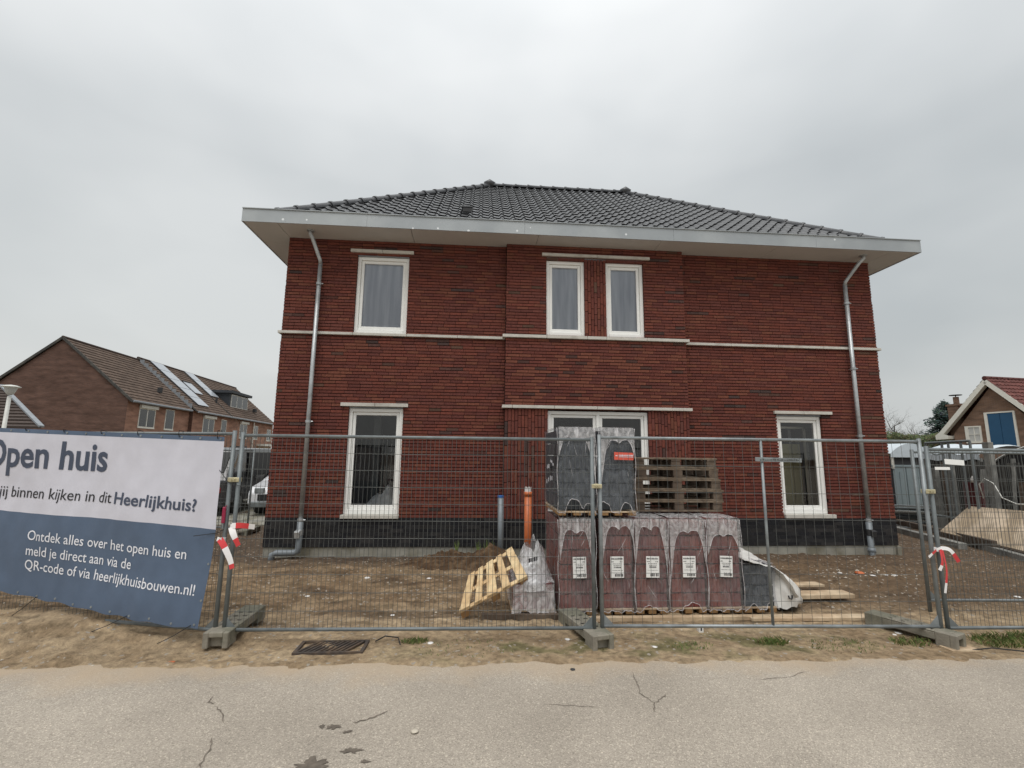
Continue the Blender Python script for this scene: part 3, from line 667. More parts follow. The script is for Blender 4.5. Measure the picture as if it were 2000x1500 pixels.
# hip and ridge tiles: half round with a raised collar
def ridge_mesh(ln, r=.105):
    m = MB(); A = [math.pi*(-.08+1.16*i/8) for i in range(9)]
    def ring(y, rr, dz=0): return [(rr*math.cos(a), y, rr*math.sin(a)*.82+dz) for a in A]
    m.grid([ring(0, r+.016), ring(.05, r+.016), ring(.055, r), ring(ln+.03, r-.008)])
    m.grid([ring(0, r-.008), ring(0, r+.016)])
    return m
def ridge_line(A_, B_, n_):
    A_, B_ = Vector(A_), Vector(B_); d = B_-A_; ln = d.length/n_; d.normalize()
    me = ridge_mesh(ln); ob = me.build('ridge_tile', 'ridge_tile', roof, local=True, smooth=True); dat = ob.data; bpy.data.objects.remove(ob)
    x = d.cross(V(0, 0, 1)); x.normalize(); z = x.cross(d)
    for i in range(n_):
        p = A_+d*ln*i; piece('ridge_tile', dat, roof, None, mtx=Matrix(((x.x, d.x, z.x, p.x), (x.y, d.y, z.y, p.y), (x.z, d.z, z.z, p.z), (0, 0, 0, 1))))
hz = .03
ridge_line((QX0+.25, QY+.25, QZ+.20+hz), (RX0, RY, RZ+hz), 17); ridge_line((QX1-.25, QY+.25, QZ+.20+hz), (RX1, RY, RZ+hz), 17)
ridge_line((RX0, RY, RZ+hz), (RX1, RY, RZ+hz), 11)
for xx in (RX0, RX1):
    m = MB(); m.tube([(xx-.12, RY-.05, RZ+.03), (xx, RY-.03, RZ+.1), (xx+.12, RY-.05, RZ+.03)], [.1, .125, .1], 10); m.build('ridge_cap', 'ridge_tile', roof, smooth=True)
# roof vent
vx, vd = 3.34, (.5-QY)/ca
vp = V(vx, QY+vd*ca, QZ+vd*sa)
m = MB(); m.prism([vp+V(-.1, -.02, .03), vp+V(-.1, .22, .20), vp+V(-.08, .20, .20), vp+V(-.08, -.03, .155)], (.2, 0, 0)); m.box(vx-.11, vx+.11, vp.y-.05, vp.y+.14, vp.z+.15, vp.z+.18)
m.build('roof_vent', 'roof_tile', roof)
m = MB(); m.box(vx-.085, vx+.085, vp.y-.04, vp.y-.02, vp.z+.05, vp.z+.145); m.build('vent_opening', 'black', roof)
# downpipes
def bracket(parent, x, z, y=-.1):
    m = MB(); m.tube([(x, y, z-.022), (x, y, z+.022)], .050, 12); m.tube([(x, y, z), (x, .02, z)], .009, 6); m.tube([(x+.05, y-.01, z), (x+.085, y-.01, z)], .012, 6); m.build('bracket', 'zinc', parent)
def downpipe(x, xt, ztop, lows, name_label):
    p = MB(); p.tube([(xt, -.33, ZSO+.005), (xt, -.33, ZSO-.06), (xt+(x-xt)*.25, -.29, ZSO-.14), (x, -.12, 5.38), (x, -.1, 5.30)], .035, 14)
    pipe = p.build('downpipe', 'zinc', house, smooth=True)
    q = MB(); q.tube([(x, -.1, 5.34), (x, -.1, .60)], .038, 14); q.build('straight_pipe', 'zinc', pipe, smooth=True)
    q = MB(); q.tube([(xt, -.33, ZSO+.001), (xt, -.33, ZSO-.02)], .065, 14); q.build('collar', 'zinc', pipe)
    for z in (5.18, 5.32): pass
    for z in (4.93, 2.36, .66) if x < 5 else (4.93, 3.58, 2.25, .66): bracket(pipe, x, z)
    return pipe
pl = downpipe(.645, .505, 0, 0, '')
q = MB(); q.tube([(.645, -.1, .63), (.645, -.1, .20), (.63, -.1, .14), (.58, -.1, .115), (.29, -.12, .115), (.23, -.13, .09), (.215, -.14, -.05)], .052, 14); q.build('drain_pipe', 'pvc_grey', pl, smooth=True)
q = MB(); q.tube([(.645, -.1, .50), (.645, -.1, .40)], .058, 14); q.obox((.63, -.165, .43), (.045, 0, 0), (0, .03, .01), (0, -.01, .055)); q.build('leaf_trap', 'zinc', pl, bev=.006)
pr_ = downpipe(11.085, 11.345, 0, 0, '')
q = MB(); q.tube([(11.085, -.1, .63), (11.085, -.1, .14), (11.07, -.12, .09), (11.075, -.13, -.08)], .052, 14); q.tube([(11.085, -.1, .15), (11.075, -.12, .08)], .066, 14); q.build('drain_pipe', 'pvc_grey', pr_, smooth=True)
q = MB(); q.tube([(11.085, -.1, .50), (11.085, -.1, .38)], .058, 14); q.obox((11.10, -.165, .43), (.045, 0, 0), (0, .03, .01), (0, -.01, .055)); q.build('leaf_trap', 'dark', pr_, bev=.006)
# ================================================================ SITE FENCE (mobile mesh panels)
def lerp(a, b, t): return tuple(x+(y-x)*t for x, y in zip(a, b))
def fence_panel(label, A, B, z0, z1, vs_, hs_, midpost=None, wr=.0021, light=False, group='mesh fence panels on concrete feet', zB=None, lean=0., gusset=True, mids=()):
    """A,B: foot points (x,y); wires vertical spacing vs_, horizontals list hs_ (fractions)"""
    t = thing('mesh_fence', label, 'fence panel', (A[0], A[1], 0), group=group)
    A3, B3 = V(A[0], A[1], 0), V(B[0], B[1], 0); d = (B3-A3); Ln = d.length; d.normalize(); nrm = V(d.y, -d.x, 0)
    mt_ = 'galv_light' if light else 'galv'
    def P(s, z): return A3+d*s+V(0, 0, z)+nrm*lean*(z-z0)
    for s in (0, Ln): MB().tube([P(s, z0-.11), P(s, z1+.012)], .0205, 12).build('post', mt_, t, smooth=True)
    for z in (z0+.02, z1-.02): MB().tube([P(.018, z), P(Ln-.018, z)], .0165, 10).build('rail', mt_, t, smooth=True)
    if midpost is not None:
        for s in midpost: MB().tube([P(s, z0+.03), P(s, z1-.03)], .0145, 10).build('upright', mt_, t, smooth=True)
    if gusset:
        for s, sg in ((.02, 1), (Ln-.02, -1)):
            m = MB(); m.prism([P(s, z0+.02), P(s+sg*.11, z0+.02), P(s, z0+.13)], nrm*.006); m.build('gusset', mt_, t)
    m = MB(); n = int(Ln/vs_)
    for i in range(1, n):
        s = Ln*i/n; b_ = .004*noise.noise(V(i*.7, A[0], 0)); o_ = nrm*.003
        m.tube([P(s, z0+.02)+o_, P(s+b_, (z0+z1)/2)+o_, P(s, z1-.02)+o_], wr, 4, cap=False)
    for h in hs_:
        z = z0+.02+(z1-z0-.04)*h; sag = .006
        m.tube([P(.01, z), P(Ln*.5, z-sag*math.sin(h*9)), P(Ln-.01, z)], wr*1.1, 4, cap=False)
    m.build('wire_mesh', 'wire', t, kind='stuff')
    return t, P, Ln
H2 = [i/11 for i in range(1, 11)]; H3 = [.13, .27, .41, .555, .70, .85]
ZF = .125
pA, pP, pL = fence_panel('mesh fence panel carrying the printed banner', (1.215, -3.705), (-2.14, -2.897), ZF, 2.02, .044, H2)
fence_panel('mesh fence panel with fine vertical wires between the banner and the stacked tiles', (1.30, -3.71), (4.85, -3.81), ZF, 2.005, .0435, H2)
f3 = fence_panel('mesh fence panel with wide wire squares in front of the stacked tiles', (4.935, -3.79), (8.37, -3.955), ZF+.01, 2.03, .101, H3, midpost=[1.72], light=True)
fence_panel('mesh fence panel with fine wires standing past the red and white ribbon', (8.435, -3.965), (11.9, -4.07), ZF, 1.95, .0435, H2)
fence_panel('second mesh fence panel set back behind the one past the ribbon', (9.10, -3.13), (12.55, -3.30), ZF+.01, 1.93, .0435, H2)
fence_panel('far mesh fence panel beside the parked cars', (-1.33, 2.3), (-4.6, 3.1), ZF, 1.86, .06, H2, wr=.0025)
# concrete feet
def foot(label, fx, fy, bx, by, w_=.225, h=.14):
    d = V(bx-fx, by-fy, 0); Ln = d.length; a = math.atan2(d.y, d.x)-math.pi/2
    cx, cy = (fx+bx)/2, (fy+by)/2; z0 = gz(cx, cy)-.012
    bm = bmesh.new()
    def bxm(x0, x1, y0, y1, z0_, z1_):
        r = bmesh.ops.create_cube(bm, size=1); bmesh.ops.transform(bm, matrix=Matrix.Translation(((x0+x1)/2, (y0+y1)/2, (z0_+z1_)/2)) @ Matrix.Diagonal((x1-x0, y1-y0, z1_-z0_, 1)), verts=r['verts'])
    t = thing('concrete_foot', label, 'fence foot', (cx, cy, z0), (0, 0, a), group='concrete fence feet')
    hw, hl = w_/2, Ln/2; m = MB()
    # body with a recessed end face and an undercut belly; six slots in the top
    ys = [-hl, -hl+.05, -hl+.22, hl-.22, hl-.05, hl]
    m.box(-hw, -hw+.05, -hl, -hl+.055, 0, h); m.box(hw-.05, hw, -hl, -hl+.055, 0, h); m.box(-hw+.05, hw-.05, -hl, -hl+.055, h-.045, h)
    m.box(-hw+.001, hw-.001, -hl+.054, -hl+.17, 0, h-.001)
    m.box(-hw, hw, -hl+.169, hl-.169, .055, h-.016); m.box(-hw+.001, hw-.001, hl-.17, hl, 0, h-.001)
    # top slab pierced by slots
    slots = [-.17, -.06, .06, .17]
    yy = -hl+.17
    edges = [yy]
    for s in slots: edges += [s-.02, s+.02]
    edges.append(hl-.17)
    for i in range(0, len(edges)-1):
        if i % 2 == 0: m.box(-hw, hw, edges[i], edges[i+1], h-.0165, h)
        else: m.box(-hw, -hw+.045, edges[i], edges[i+1], h-.0165, h); m.box(-.025, .025, edges[i], edges[i+1], h-.0165, h); m.box(hw-.045, hw, edges[i], edges[i+1], h-.0165, h)
    m.build('block', 'concrete', t, local=True, bev=.006)
    m = MB(); m.box(-hw+.04, hw-.04, -hl+.172, hl-.172, h-.0158, h-.0150); m.build('slots', 'dark', t, local=True)
    return t
foot('mossy concrete fence foot beside the banner', 1.30, -3.86, 1.29, -3.06); foot('concrete fence foot in front of the leaning pallet and stacks', 4.895, -3.99, 4.70, -3.20)
foot('concrete fence foot under the red and white ribbon', 8.38, -4.14, 8.07, -3.42, w_=.2)
foot('far concrete fence foot beside the parked cars', -1.33, 2.05, -1.33, 2.7)
tag(MB().box(8.22, 8.52, -4.19, -4.06, .006, .022).build('wood_shim', 'wood_board'), 'thin wooden shim under the fence foot with the ribbon', 'shim')
# clamps joining the panels
def clamp(x, y, z, label):
    t = thing('fence_clamp', label, 'clamp', (x, y, z), group='brass coloured fence clamps')
    MB().box(x-.055, x+.055, y-.032, y-.024, z-.022, z+.022).build('plate', 'brass', t, bev=.004)
    MB().box(x-.055, x+.055, y+.024, y+.032, z-.022, z+.022).build('plate', 'brass', t, bev=.004)
    for dx in (-.022, .022): MB().tube([(x+dx*.6, y-.055, z+.004), (x+dx*.6, y+.04, z+.004)], .010, 6).build('bolt', 'brass', t)
clamp(1.258, -3.705, 1.545, 'brass clamp joining the two posts beside the banner'); clamp(4.893, -3.80, 1.512, 'brass clamp joining the two posts in front of the stacked tiles'); clamp(8.405, -3.96, 1.49, 'brass clamp joining the posts above the red and white ribbon')
# small plates wired to the mesh
def plate(x0, x1, y, z0, z1, label, mt_='label', tilt=0.):
    t = thing('sign_plate', label, 'sign plate', (x0, y, z0), group='plates on the fence mesh')
    m = MB(); m.prism([(x0, y, z0), (x1, y, z0-tilt), (x1, y, z1-tilt), (x0, y, z1)], (0, .004, 0)); m.build('plate', mt_, t)
    return t
sp = plate(6.57, 7.08, -3.895, 1.783, 1.826, 'narrow grey metal plate with faint print on the wide squared fence panel', 'galv_light', .008)
m = MB(); xx = 6.62
while xx < 7.05:
    w_ = rnd(.006, .02); m.box(xx, xx+w_, -3.8985, -3.8955, 1.792, 1.811-rnd(0, .01)); xx += w_+rnd(.004, .012)
m.build('faint_print', 'wire', sp, kind='stuff')
plate(8.60, 8.82, -3.995, 1.775, 1.83, 'cream plastic plate on the fence past the ribbon', 'label', .012); plate(8.49, 8.66, -3.985, 1.715, 1.745, 'thin white strip below the cream plate on the fence', 'label')

# ---------------------------------------------------------------- banner
BD = V(-.972, .234, 0); BN = V(-.234, -.972, 0); BP = V(1.17, -3.72, 0)
def wave(s, z):
    return .030 + .012*math.sin(s*2.3+.6*z)+.008*math.sin(s*5.1-z*2.2)+.006*math.sin(z*6+s)+.0035*math.sin(s*23+z*9)*math.sin(z*3+1)+.012*noise.noise(V(s*2.4, z*1.6, 5))+.005*noise.noise(V(s*9, z*4, 2))+.03*math.exp(-((z-.3)/.35)**2)*math.sin(s*1.5+.5)**2
def ztop(s): return 1.965+.030*s
def zbot(s): return .168+.083*s-.018*s*(2.5-s)*.5+.008*math.sin(s*16)
def zmid(s): return 1.072+.042*s+.008*math.sin(s*2)
def bpt(s, z, off=0.): return BP+BD*s+BN*(wave(s, z)+off)+V(0, 0, z)
banner = thing('banner', 'large blue and white printed banner tied to the fence', 'banner', (BP.x, BP.y, 0))
NS = 120; rows = []
bm_ = MB(); SW = 3.2
def srow(fn): return [fn(-0.0+SW*i/NS) for i in range(NS+1)]
def edge_s(z): return .012+.07*max(0, (1.07-z)/.9)   # right edge pulls in at the bottom
def sheet(z0f, z1f, n, idx):
    P = []
    for k in range(n+1):
        P.append([])
        for i in range(NS+1):
            s = SW*i/NS; z = z0f(s)+(z1f(s)-z0f(s))*k/n; e = edge_s(z); s2 = e+(SW-e)*i/NS; P[-1].append(bpt(s2, z))
    bm_.m = idx; bm_.grid(P)
sheet(zbot, zmid, 22, 1); sheet(zmid, lambda s: ztop(s)-.045, 22, 0); sheet(lambda s: ztop(s)-.045, ztop, 2, 1)
bm_.build('sheet', ['banner_white', 'banner_blue'], banner, smooth=True)
def text_tris(body, bold=0., italic=0., spacing=1.0):
    c = bpy.data.curves.new('lettering', 'FONT'); c.body = body; c.size = 1.; c.offset = bold; c.shear = italic; c.resolution_u = 3; c.space_character = spacing
    o = bpy.data.objects.new('lettering', c); col.objects.link(o); dg = bpy.context.evaluated_depsgraph_get(); me = bpy.data.meshes.new_from_object(o.evaluated_get(dg))
    vs_ = [tuple(v.co) for v in me.vertices]; fs_ = [tuple(p.vertices) for p in me.polygons]
    bpy.data.objects.remove(o); bpy.data.curves.remove(c); bpy.data.meshes.remove(me); return vs_, fs_
def banner_text(body, mt_, s_l, s_r, z_l, z_r, hcap, bold=0., spacing=1.):
    vs_, fs_ = text_tris(body, bold, 0., spacing); x0 = min(v[0] for v in vs_); x1 = max(v[0] for v in vs_)
    ch = hcap/.70; m = MB(); P = []
    for x, y, _ in vs_:
        u = (x-x0)/(x1-x0); s = s_l+(s_r-s_l)*u; z = z_l+(z_r-z_l)*u+y*ch; P.append(bpt(s, z, .004))
    m.add(P, fs_); m.build('lettering', mt_, banner, kind='stuff')
banner_text('Open huis', 'print_navy', 2.95, 1.385, 1.648, 1.606, .285, bold=.022)
banner_text('jij binnen kijken in dit', 'print_black', 2.685, 1.262, 1.325, 1.286, .113, bold=.0)
banner_text('Heerlijkhuis?', 'print_navy', 1.222, .24, 1.283, 1.236, .118, bold=.018)
banner_text('Ontdek alles over het open huis en', 'print_white', 2.205, .30, .893, .785, .098, bold=.003)
banner_text('meld je direct aan via de', 'print_white', 2.20, .908, .742, .662, .098, bold=.003)
banner_text('QR-code of via heerlijkhuisbouwen.nl!', 'print_white', 2.198, .156, .60, .462, .098, bold=.003)
m = MB()
for i in range(14):
    s = .05+i*.235; m.cur = None
    for z in (ztop(s)-.022, zbot(s)+.03):
        c = bpt(s+(.07 if z < .6 else 0), z, .002); m.tube([c-BN*.003, c+BN*.003], .011, 8)
for z in (.42, .75): 
    c = bpt(edge_s(z)+.022, z, .002); m.tube([c-BN*.003, c+BN*.003], .011, 8)
m.build('eyelets', 'galv_light', banner, kind='stuff')
for i in range(7):
    s = .08+.47*i; c = bpt(s, ztop(s)-.02, .005); r_ = pP(s+.05, 2.0)
    MB().tube([c, c+V(0, 0, .03)+BN*.012, V(c.x, c.y, 2.03)+BN*.008, V(c.x, c.y, 2.02)-BN*.05], .004, 5).build('cable_tie', 'rubber', banner)
for s, dz, ds in ((.10, -.16, .28), (.80, -.16, .35), (1.95, -.20, .22), (2.62, -.2, .25)):
    c = bpt(s+.05, zbot(s)+.02, .004); e = c+BD*ds+V(0, 0, dz)+BN*.06
    MB().tube([c, c.lerp(e, .5)+V(0, 0, -.01), e], .0035, 5).build('cable_tie', 'rubber', banner)
c = bpt(.0, 1.04, .006); MB().tube([c+BD*.22+V(0, 0, -.03)+BN*.03, c, V(1.215, -3.72, 1.07)], .0035, 5).build('cable_tie', 'rubber', banner)
c = bpt(.01, 1.62, .004); MB().tube([c+BD*.02+V(0, 0, .02), c-BD*.05+V(0, 0, -.05), V(1.22, -3.74, 1.52), V(1.42, -3.74, 1.46)], .003, 5).build('cable_tie', 'rubber', banner)
# barrier ribbons
def ribbon(name_label, x, y, z, strips):
    t = thing('barrier_ribbon', name_label, 'ribbon', (x, y, z), group='red and white barrier ribbons')
    m = MB(); m.tube([(x, y, z-.018), (x, y, z+.018)], .026, 10); m.build('knot', 'tape_white', t)
    for pts, w_, cols in strips:
        P = [V(*p) for p in pts]; n = len(P)-1; N = 24; rows = {}
        mm = {'tape_red': MB(), 'tape_white': MB()}
        def C(u):
            f = u*n; i = min(n-1, int(f)); f -= i; a = P[max(0, i-1)]; b = P[i]; c_ = P[i+1]; d_ = P[min(n, i+2)]
            return .5*((2*b)+(c_-a)*f+(2*a-5*b+4*c_-d_)*f*f+(3*b-a-3*c_+d_)*f*f*f)
        def R_(u):
            p = C(u); dd = (C(min(1, u+.02))-C(max(0, u-.02))); dd.normalize(); sd = dd.cross(V(.25*math.sin(u*5), -1, .2*math.cos(u*4))); sd.normalize(); return [p-sd*w_, p+sd*w_]
        seg = len(cols)
        k = 0
        while k < seg:
            j = k
            while j+1 < seg and cols[j+1] == cols[k]: j += 1
            a, b = k/seg, (j+1)/seg; MB().grid([R_(a+(b-a)*q/10) for q in range(11)]).build('strip', cols[k], t, smooth=True); k = j+1
tw, tr_ = 'tape_white', 'tape_red'
ribbon('red and white ribbon with two short tails on the fence post beside the banner', 1.30, -3.735, 1.10, [([(1.30, -3.765, 1.11), (1.40, -3.78, 1.115), (1.52, -3.77, 1.10)], .026, (tw, tr_, tr_, tw)), ([(1.30, -3.765, 1.10), (1.34, -3.79, 1.03), (1.40, -3.80, .93)], .028, (tw, tw, tr_))])
ribbon('long red and white ribbon hanging from the post of the banner panel', 1.215, -3.73, .975, [([(1.20, -3.76, .985), (1.25, -3.775, .93), (1.33, -3.79, .80), (1.36, -3.80, .72)], .028, (tr_, tr_, tw, tw, tr_)), ([(1.17, -3.75, .985), (1.22, -3.765, .98)], .02, (tw, tw))])
rx_, ry_ = 8.42, -3.995
ribbon('red and white ribbon bow on the fence posts past the wide squared panel', rx_-.02, ry_+.03, .905, [
    ([(rx_-.02, ry_-.03, .93), (rx_-.10, ry_-.06, .915), (rx_-.2, ry_-.07, .85)], .012, (tw, tw, tr_, tw)), ([(rx_-.02, ry_-.03, .93), (rx_+.05, ry_-.06, .915), (rx_+.13, ry_-.06, .80)], .018, (tw, tw, tr_)),
    ([(rx_-.03, ry_-.035, .92), (rx_-.05, ry_-.06, .80), (rx_-.09, ry_-.06, .72)], .016, (tr_, tr_, tw)), ([(rx_-.01, ry_-.035, .92), (rx_-.015, ry_-.06, .72), (rx_-.05, ry_-.05, .50)], .011, (tr_, tr_, tr_, tw))])
# dark red tag on the banner post
t = thing('key_tag', 'dark red plastic tag hanging on the fence post beside the banner', 'tag', (1.205, -3.735, 1.13))
MB().box(1.19, 1.222, -3.752, -3.732, 1.13, 1.285).build('tag_body', 'tag_red', t, bev=.006); MB().tube([(1.206, -3.74, 1.28), (1.23, -3.75, 1.30), (1.215, -3.72, 1.29)], .004, 5).build('strap', 'tag_red', t)
MB().tube([(1.206, -3.742, 1.13), (1.206, -3.742, 1.08)], .008, 6).build('hook', 'galv_light', t)
# ================================================================ WRAPPED TILE STACKS, PALLETS, PIPES
def pallet(t, x0, x1, y0, y1, z, h=.12, wood='wood_board', blk='wood_end', nb=5, low=True):
    """part of a stack: deck boards, bearers, blocks"""
    n = nb; th = .018
    for i in range(n):
        w_ = (y1-y0)/(n*1.35); yc = y0+w_/2+(y1-y0-w_)*i/(n-1)
        MB().box(x0, x1, yc-w_/2, yc+w_/2, z+h-th, z+h).build('deck_board', wood, t, bev=.002)
    for xc in (x0+.045, (x0+x1)/2, x1-.045):
        MB().box(xc-.045, xc+.045, y0+.002, y1-.002, z+.02, z+h-th-.001).build('bearer', blk, t, bev=.003)
    if low: MB().box(x0+.002, x1-.002, y0, y0+.09, z, z+.019).build('bottom_board', wood, t)
def tile_layers(t, x0, x1, y0, y1, z0, z1, nl, mt_, seed):
    rr = random.Random(seed); dz = (z1-z0)/nl
    for k in range(nl):
        m = MB(); n = 9; w_ = (x1-x0)/n
        for i in range(n):
            a = x0+w_*i+.002; q = rr.uniform(0, .012); zz = z0+dz*k
            m.box(a, a+w_-.004, y0+q, y1, zz+.003, zz+dz-.006-rr.uniform(0, .012))
        for i in range(6):                                          # left side seen edge on
            yy = y0+.04+(y1-y0-.05)*i/6; m.box(x0-.012, x0+.01, yy, yy+(y1-y0)/6-.012, z0+dz*k+.004, z0+dz*k+dz-.01)
        m.build('tile_layer', mt_, t)
def film_wrap(t, x0, x1, y0, y1, z0, z1, mt_, seed, arches, hood=True, sag=.0):
    """stretch film: four sides and top, ragged hem, plus a doubled hood with an arched edge"""
    rr = random.Random(seed); ring = []
    per = [(x0, y0, x1, y0), (x1, y0, x1, y1), (x1, y1, x0, y1), (x0, y1, x0, y0)]; NP = (26, 18, 12, 18)
    pts = []
    for (a, b, c, d), n in zip(per, NP):
        for i in range(n): pts.append((a+(c-a)*i/n, b+(d-b)*i/n))
    cx, cy = (x0+x1)/2, (y0+y1)/2
    def outw(x, y): 
        v = V((x-cx)/(x1-x0), (y-cy)/(y1-y0), 0); v.normalize(); return v
    def hem(i, x, y):
        z = z0+.010*math.sin(i*.62+seed)+.007*math.sin(i*1.3+seed*2)
        if i < NP[0]:
            u = (x-x0)/(x1-x0)
            for ac, aw, ah in arches: z += ah*max(0, 1-((u-ac)/aw)**2)**.5 if abs(u-ac) < aw else 0
        return z
    rows = []; NZ = 22; hz_ = [hem(i, *p) for i, p in enumerate(pts)]
    for k in range(NZ+1):
        f = k/NZ; row = []
        for i, (x, y) in enumerate(pts):
            z = hz_[i]+(z1-hz_[i])*f; o_ = outw(x, y)
            d_ = .008+.016*fbm(x*4+seed, z*3.2+y*3, seed*1.7, 3)+.010*math.sin(z*9+i*.35+seed)*(1-f)*.4-.012*math.sin(f*math.pi)+(.012*(1-f)**3)
            row.append((x+o_.x*d_, y+o_.y*d_, z))
        rows.append(row)
    m = MB(); m.grid(rows, wrap=True); wrap_ = m.build('film', mt_, t, smooth=True)
    # top sheet
    m = MB(); m.grid([[(x0+(x1-x0)*i/10, y0+(y1-y0)*j/10, z1+.004+.016*fbm(i*.6+seed, j*.6, 2.)+.012) for i in range(11)] for j in range(11)]); m.build('film_top', 'film_hood', t, smooth=True)
    # hem bead
    m = MB(); P = [V(x, y, 0)+outw(x, y)*.026+V(0, 0, hz_[i]) for i, (x, y) in enumerate(pts[:NP[0]+1])]; m.tube(P, .0035, 5); m.build('film_hem', 'film_hem', t, smooth=True)
    if hood:
        n = 28; up, lo = [], []; W_ = x1-x0
        def arch(u):
            e = abs(u-.5-.07*math.sin(seed*3))*2; a = .12+.04*math.sin(seed*7.3)+.03*math.exp(-(e/.14)**2)+.012*math.sin(seed*5)
            q = max(0, (e-.42)/.58); return a+q**2.2*(.42+.16*math.sin(seed*2.1))+.006*math.sin(u*11+seed)
        for i in range(n+1):
            u = i/n; x = x0+W_*u; a = arch(u); bul = .022+.01*math.sin(u*13+seed)+.008*math.sin(u*29)
            up.append((x, y0-.016, z1+.012)); lo.append((x, y0-bul-.004, z1-a))
        mid = [lerp(a, b, .5) for a, b in zip(up, lo)]; mid = [(p[0], p[1]-.012*abs(math.sin(i*1.1+seed)), p[2]) for i, p in enumerate(mid)]
        m = MB(); m.grid([lo, mid, up]); m.build('film_hood', 'film_hood', t, smooth=True)
        m = MB(); m.tube([(p[0], p[1]-.003, p[2]) for p in lo], .0032, 5); m.tube([(x0+W_*.5, y0-.03, z1+.01), (x0+W_*.5+.006, y0-.034, z1-.06), (x0+W_*.5, y0-.032, z1-.13)], .0035, 5); m.build('film_edge', 'film_hem', t, kind='stuff', smooth=True)
        for sx in (x0, x1):     # bright corner seams
            m = MB(); m.tube([(sx+.016*math.sin(k*.8+seed+sx)*.5+(-.012 if sx == x0 else .012), y0-.015, z0+.03+(z1-z0-.03)*k/14) for k in range(15)], .0038, 5); m.build('film_seam', 'film_hem', t, smooth=True)
        m = MB()
        for q in range(4):      # creases
            a = rr.random(); zz = z0+(z1-z0)*rr.uniform(.1, .9); ln = rr.uniform(.06, .2); an = rr.uniform(-1., 1.)
            x = x0+W_*(.12+.76*a); m.tube([(x, y0-.03, zz), (x+ln*.5*math.sin(an), y0-.035, zz+ln*.5), (min(x1, max(x0, x+ln*math.sin(an)*.9)), y0-.03, zz+ln)], [.0008, .0022, .0008], 4)
        m.build('film_creases', 'film_hem', t, kind='stuff')
    return wrap_
YF = -3.1; YB = -2.05
def label_on(t, x, z, w_=.155, h=.235, y=YF-.05, rot=0.):
    K = 1.78
    ca_, sa_ = math.cos(rot), math.sin(rot)
    def P(a, b, o=0.): return (x+a*ca_-b*sa_, y-o, z+a*sa_+b*ca_)
    m = MB(); m.quad(P(-w_/2, -h/2), P(w_/2, -h/2), P(w_/2, h/2), P(-w_/2, h/2)); lb = m.build('label', 'label', t)
    m = MB(); rr = random.Random(int(x*1000))
    def bar(a0, a1, b0, b1): a0, a1, b0, b1 = a0*K, a1*K, b0*K, b1*K; m.quad(P(a0, b0, .0015), P(a1, b0, .0015), P(a1, b1, .0015), P(a0, b1, .0015))
    for zz, hh, x_0, x_1 in ((.046, .011, -.038, .038), (.030, .006, -.038, -.02), (.030, .006, .018, .036), (.018, .004, -.03, .03), (.008, .004, -.024, .026), (-.006, .010, -.022, .024), (-.022, .003, -.034, .036), (-.058, .020, -.016, .016), (-.058, .020, .020, .038)):
        a = x_0
        while a < x_1-.002:
            q = rr.uniform(.0022, .0065); bar(a, min(x_1, a+q), zz, zz+hh*rr.uniform(.75, 1)); a += q+rr.uniform(.0012, .0035)
    m.build('label_print', 'dark', lb, kind='stuff')
stk = [(4.625, 5.045, 'film wrapped dark red roof tile stack carrying a dark grey stack, beside the leaning pallet', [], .008),
       (5.125, 5.50, 'film wrapped dark red roof tile stack under the dark grey stack with the red sticker', [], 0),
       (5.515, 5.905, 'film wrapped dark red roof tile stack with a small torn arch, under the weathered pallets', [(.42, .19, .06)], -.01),
       (5.925, 6.365, 'film wrapped dark red roof tile stack with a wide torn arch in its hem', [(.55, .24, .08)], -.006),
       (6.385, 6.795, 'film wrapped dark red roof tile stack next to the low dark grey stack', [], -.02)]
ZT = 1.085
for i, (a, b, lab, ar, rt) in enumerate(stk):
    z0 = .012; t = thing('tile_stack', lab, 'tile stack', ((a+b)/2, (YF+YB)/2, z0), group='wrapped dark red tile stacks')
    pallet(t, a+.01, b-.01, YF-.005, YB, z0, h=.085, low=False); tile_layers(t, a+.02, b-.015, YF, YB-.02, .10, ZT-.02, 6, 'tile_red', i)
    film_wrap(t, a+.004, b-.004, YF-.012, YB, .075, ZT, 'film', i+1.3, ar); label_on(t, (a+b)/2+(.02 if i < 2 else .0)-(.04 if i == 1 else 0), .56, rot=rt*2)
ups = [(4.62, 5.06, 'film wrapped dark grey roof tile stack with white print, on top beside the brown pallets', [(.42, .22, .15), (.78, .15, .10)]),
       (5.125, 5.535, 'film wrapped dark grey roof tile stack with a red sticker on top', [(.12, .17, .13), (.70, .17, .11)])]
for i, (a, b, lab, ar) in enumerate(ups):
    z0 = ZT+.022; t = thing('tile_stack', lab, 'tile stack', ((a+b)/2, (YF+YB)/2, z0), group='wrapped dark grey tile stacks')
    pallet(t, a, b+.01, YF-.01, YB, z0, h=.07, low=False); tile_layers(t, a+.02, b-.02, YF, YB-.02, z0+.085, 2.13, 6, 'tile_dark', i+20)
    film_wrap(t, a+.002, b-.002, YF-.014, YB, z0+.055, 2.145, 'film_grey', i+7.7, ar)
    if i == 1:
        m = MB(); m.quad((5.285, YF-.048, 1.775), (5.52, YF-.044, 1.772), (5.522, YF-.044, 1.858), (5.285, YF-.048, 1.866)); st = m.build('sticker', 'label_red', t)
        m = MB(); xx = 5.34
        while xx < 5.51: w_ = rnd(.005, .012); m.box(xx, xx+w_, YF-.0515, YF-.0495, 1.822, 1.834); m.box(xx, xx+w_*.9, YF-.0515, YF-.0495, 1.805, 1.814); xx += w_+rnd(.002, .005)
        m.box(5.30, 5.325, YF-.0515, YF-.0495, 1.818, 1.828); m.build('sticker_print', 'print_white', st, kind='stuff')
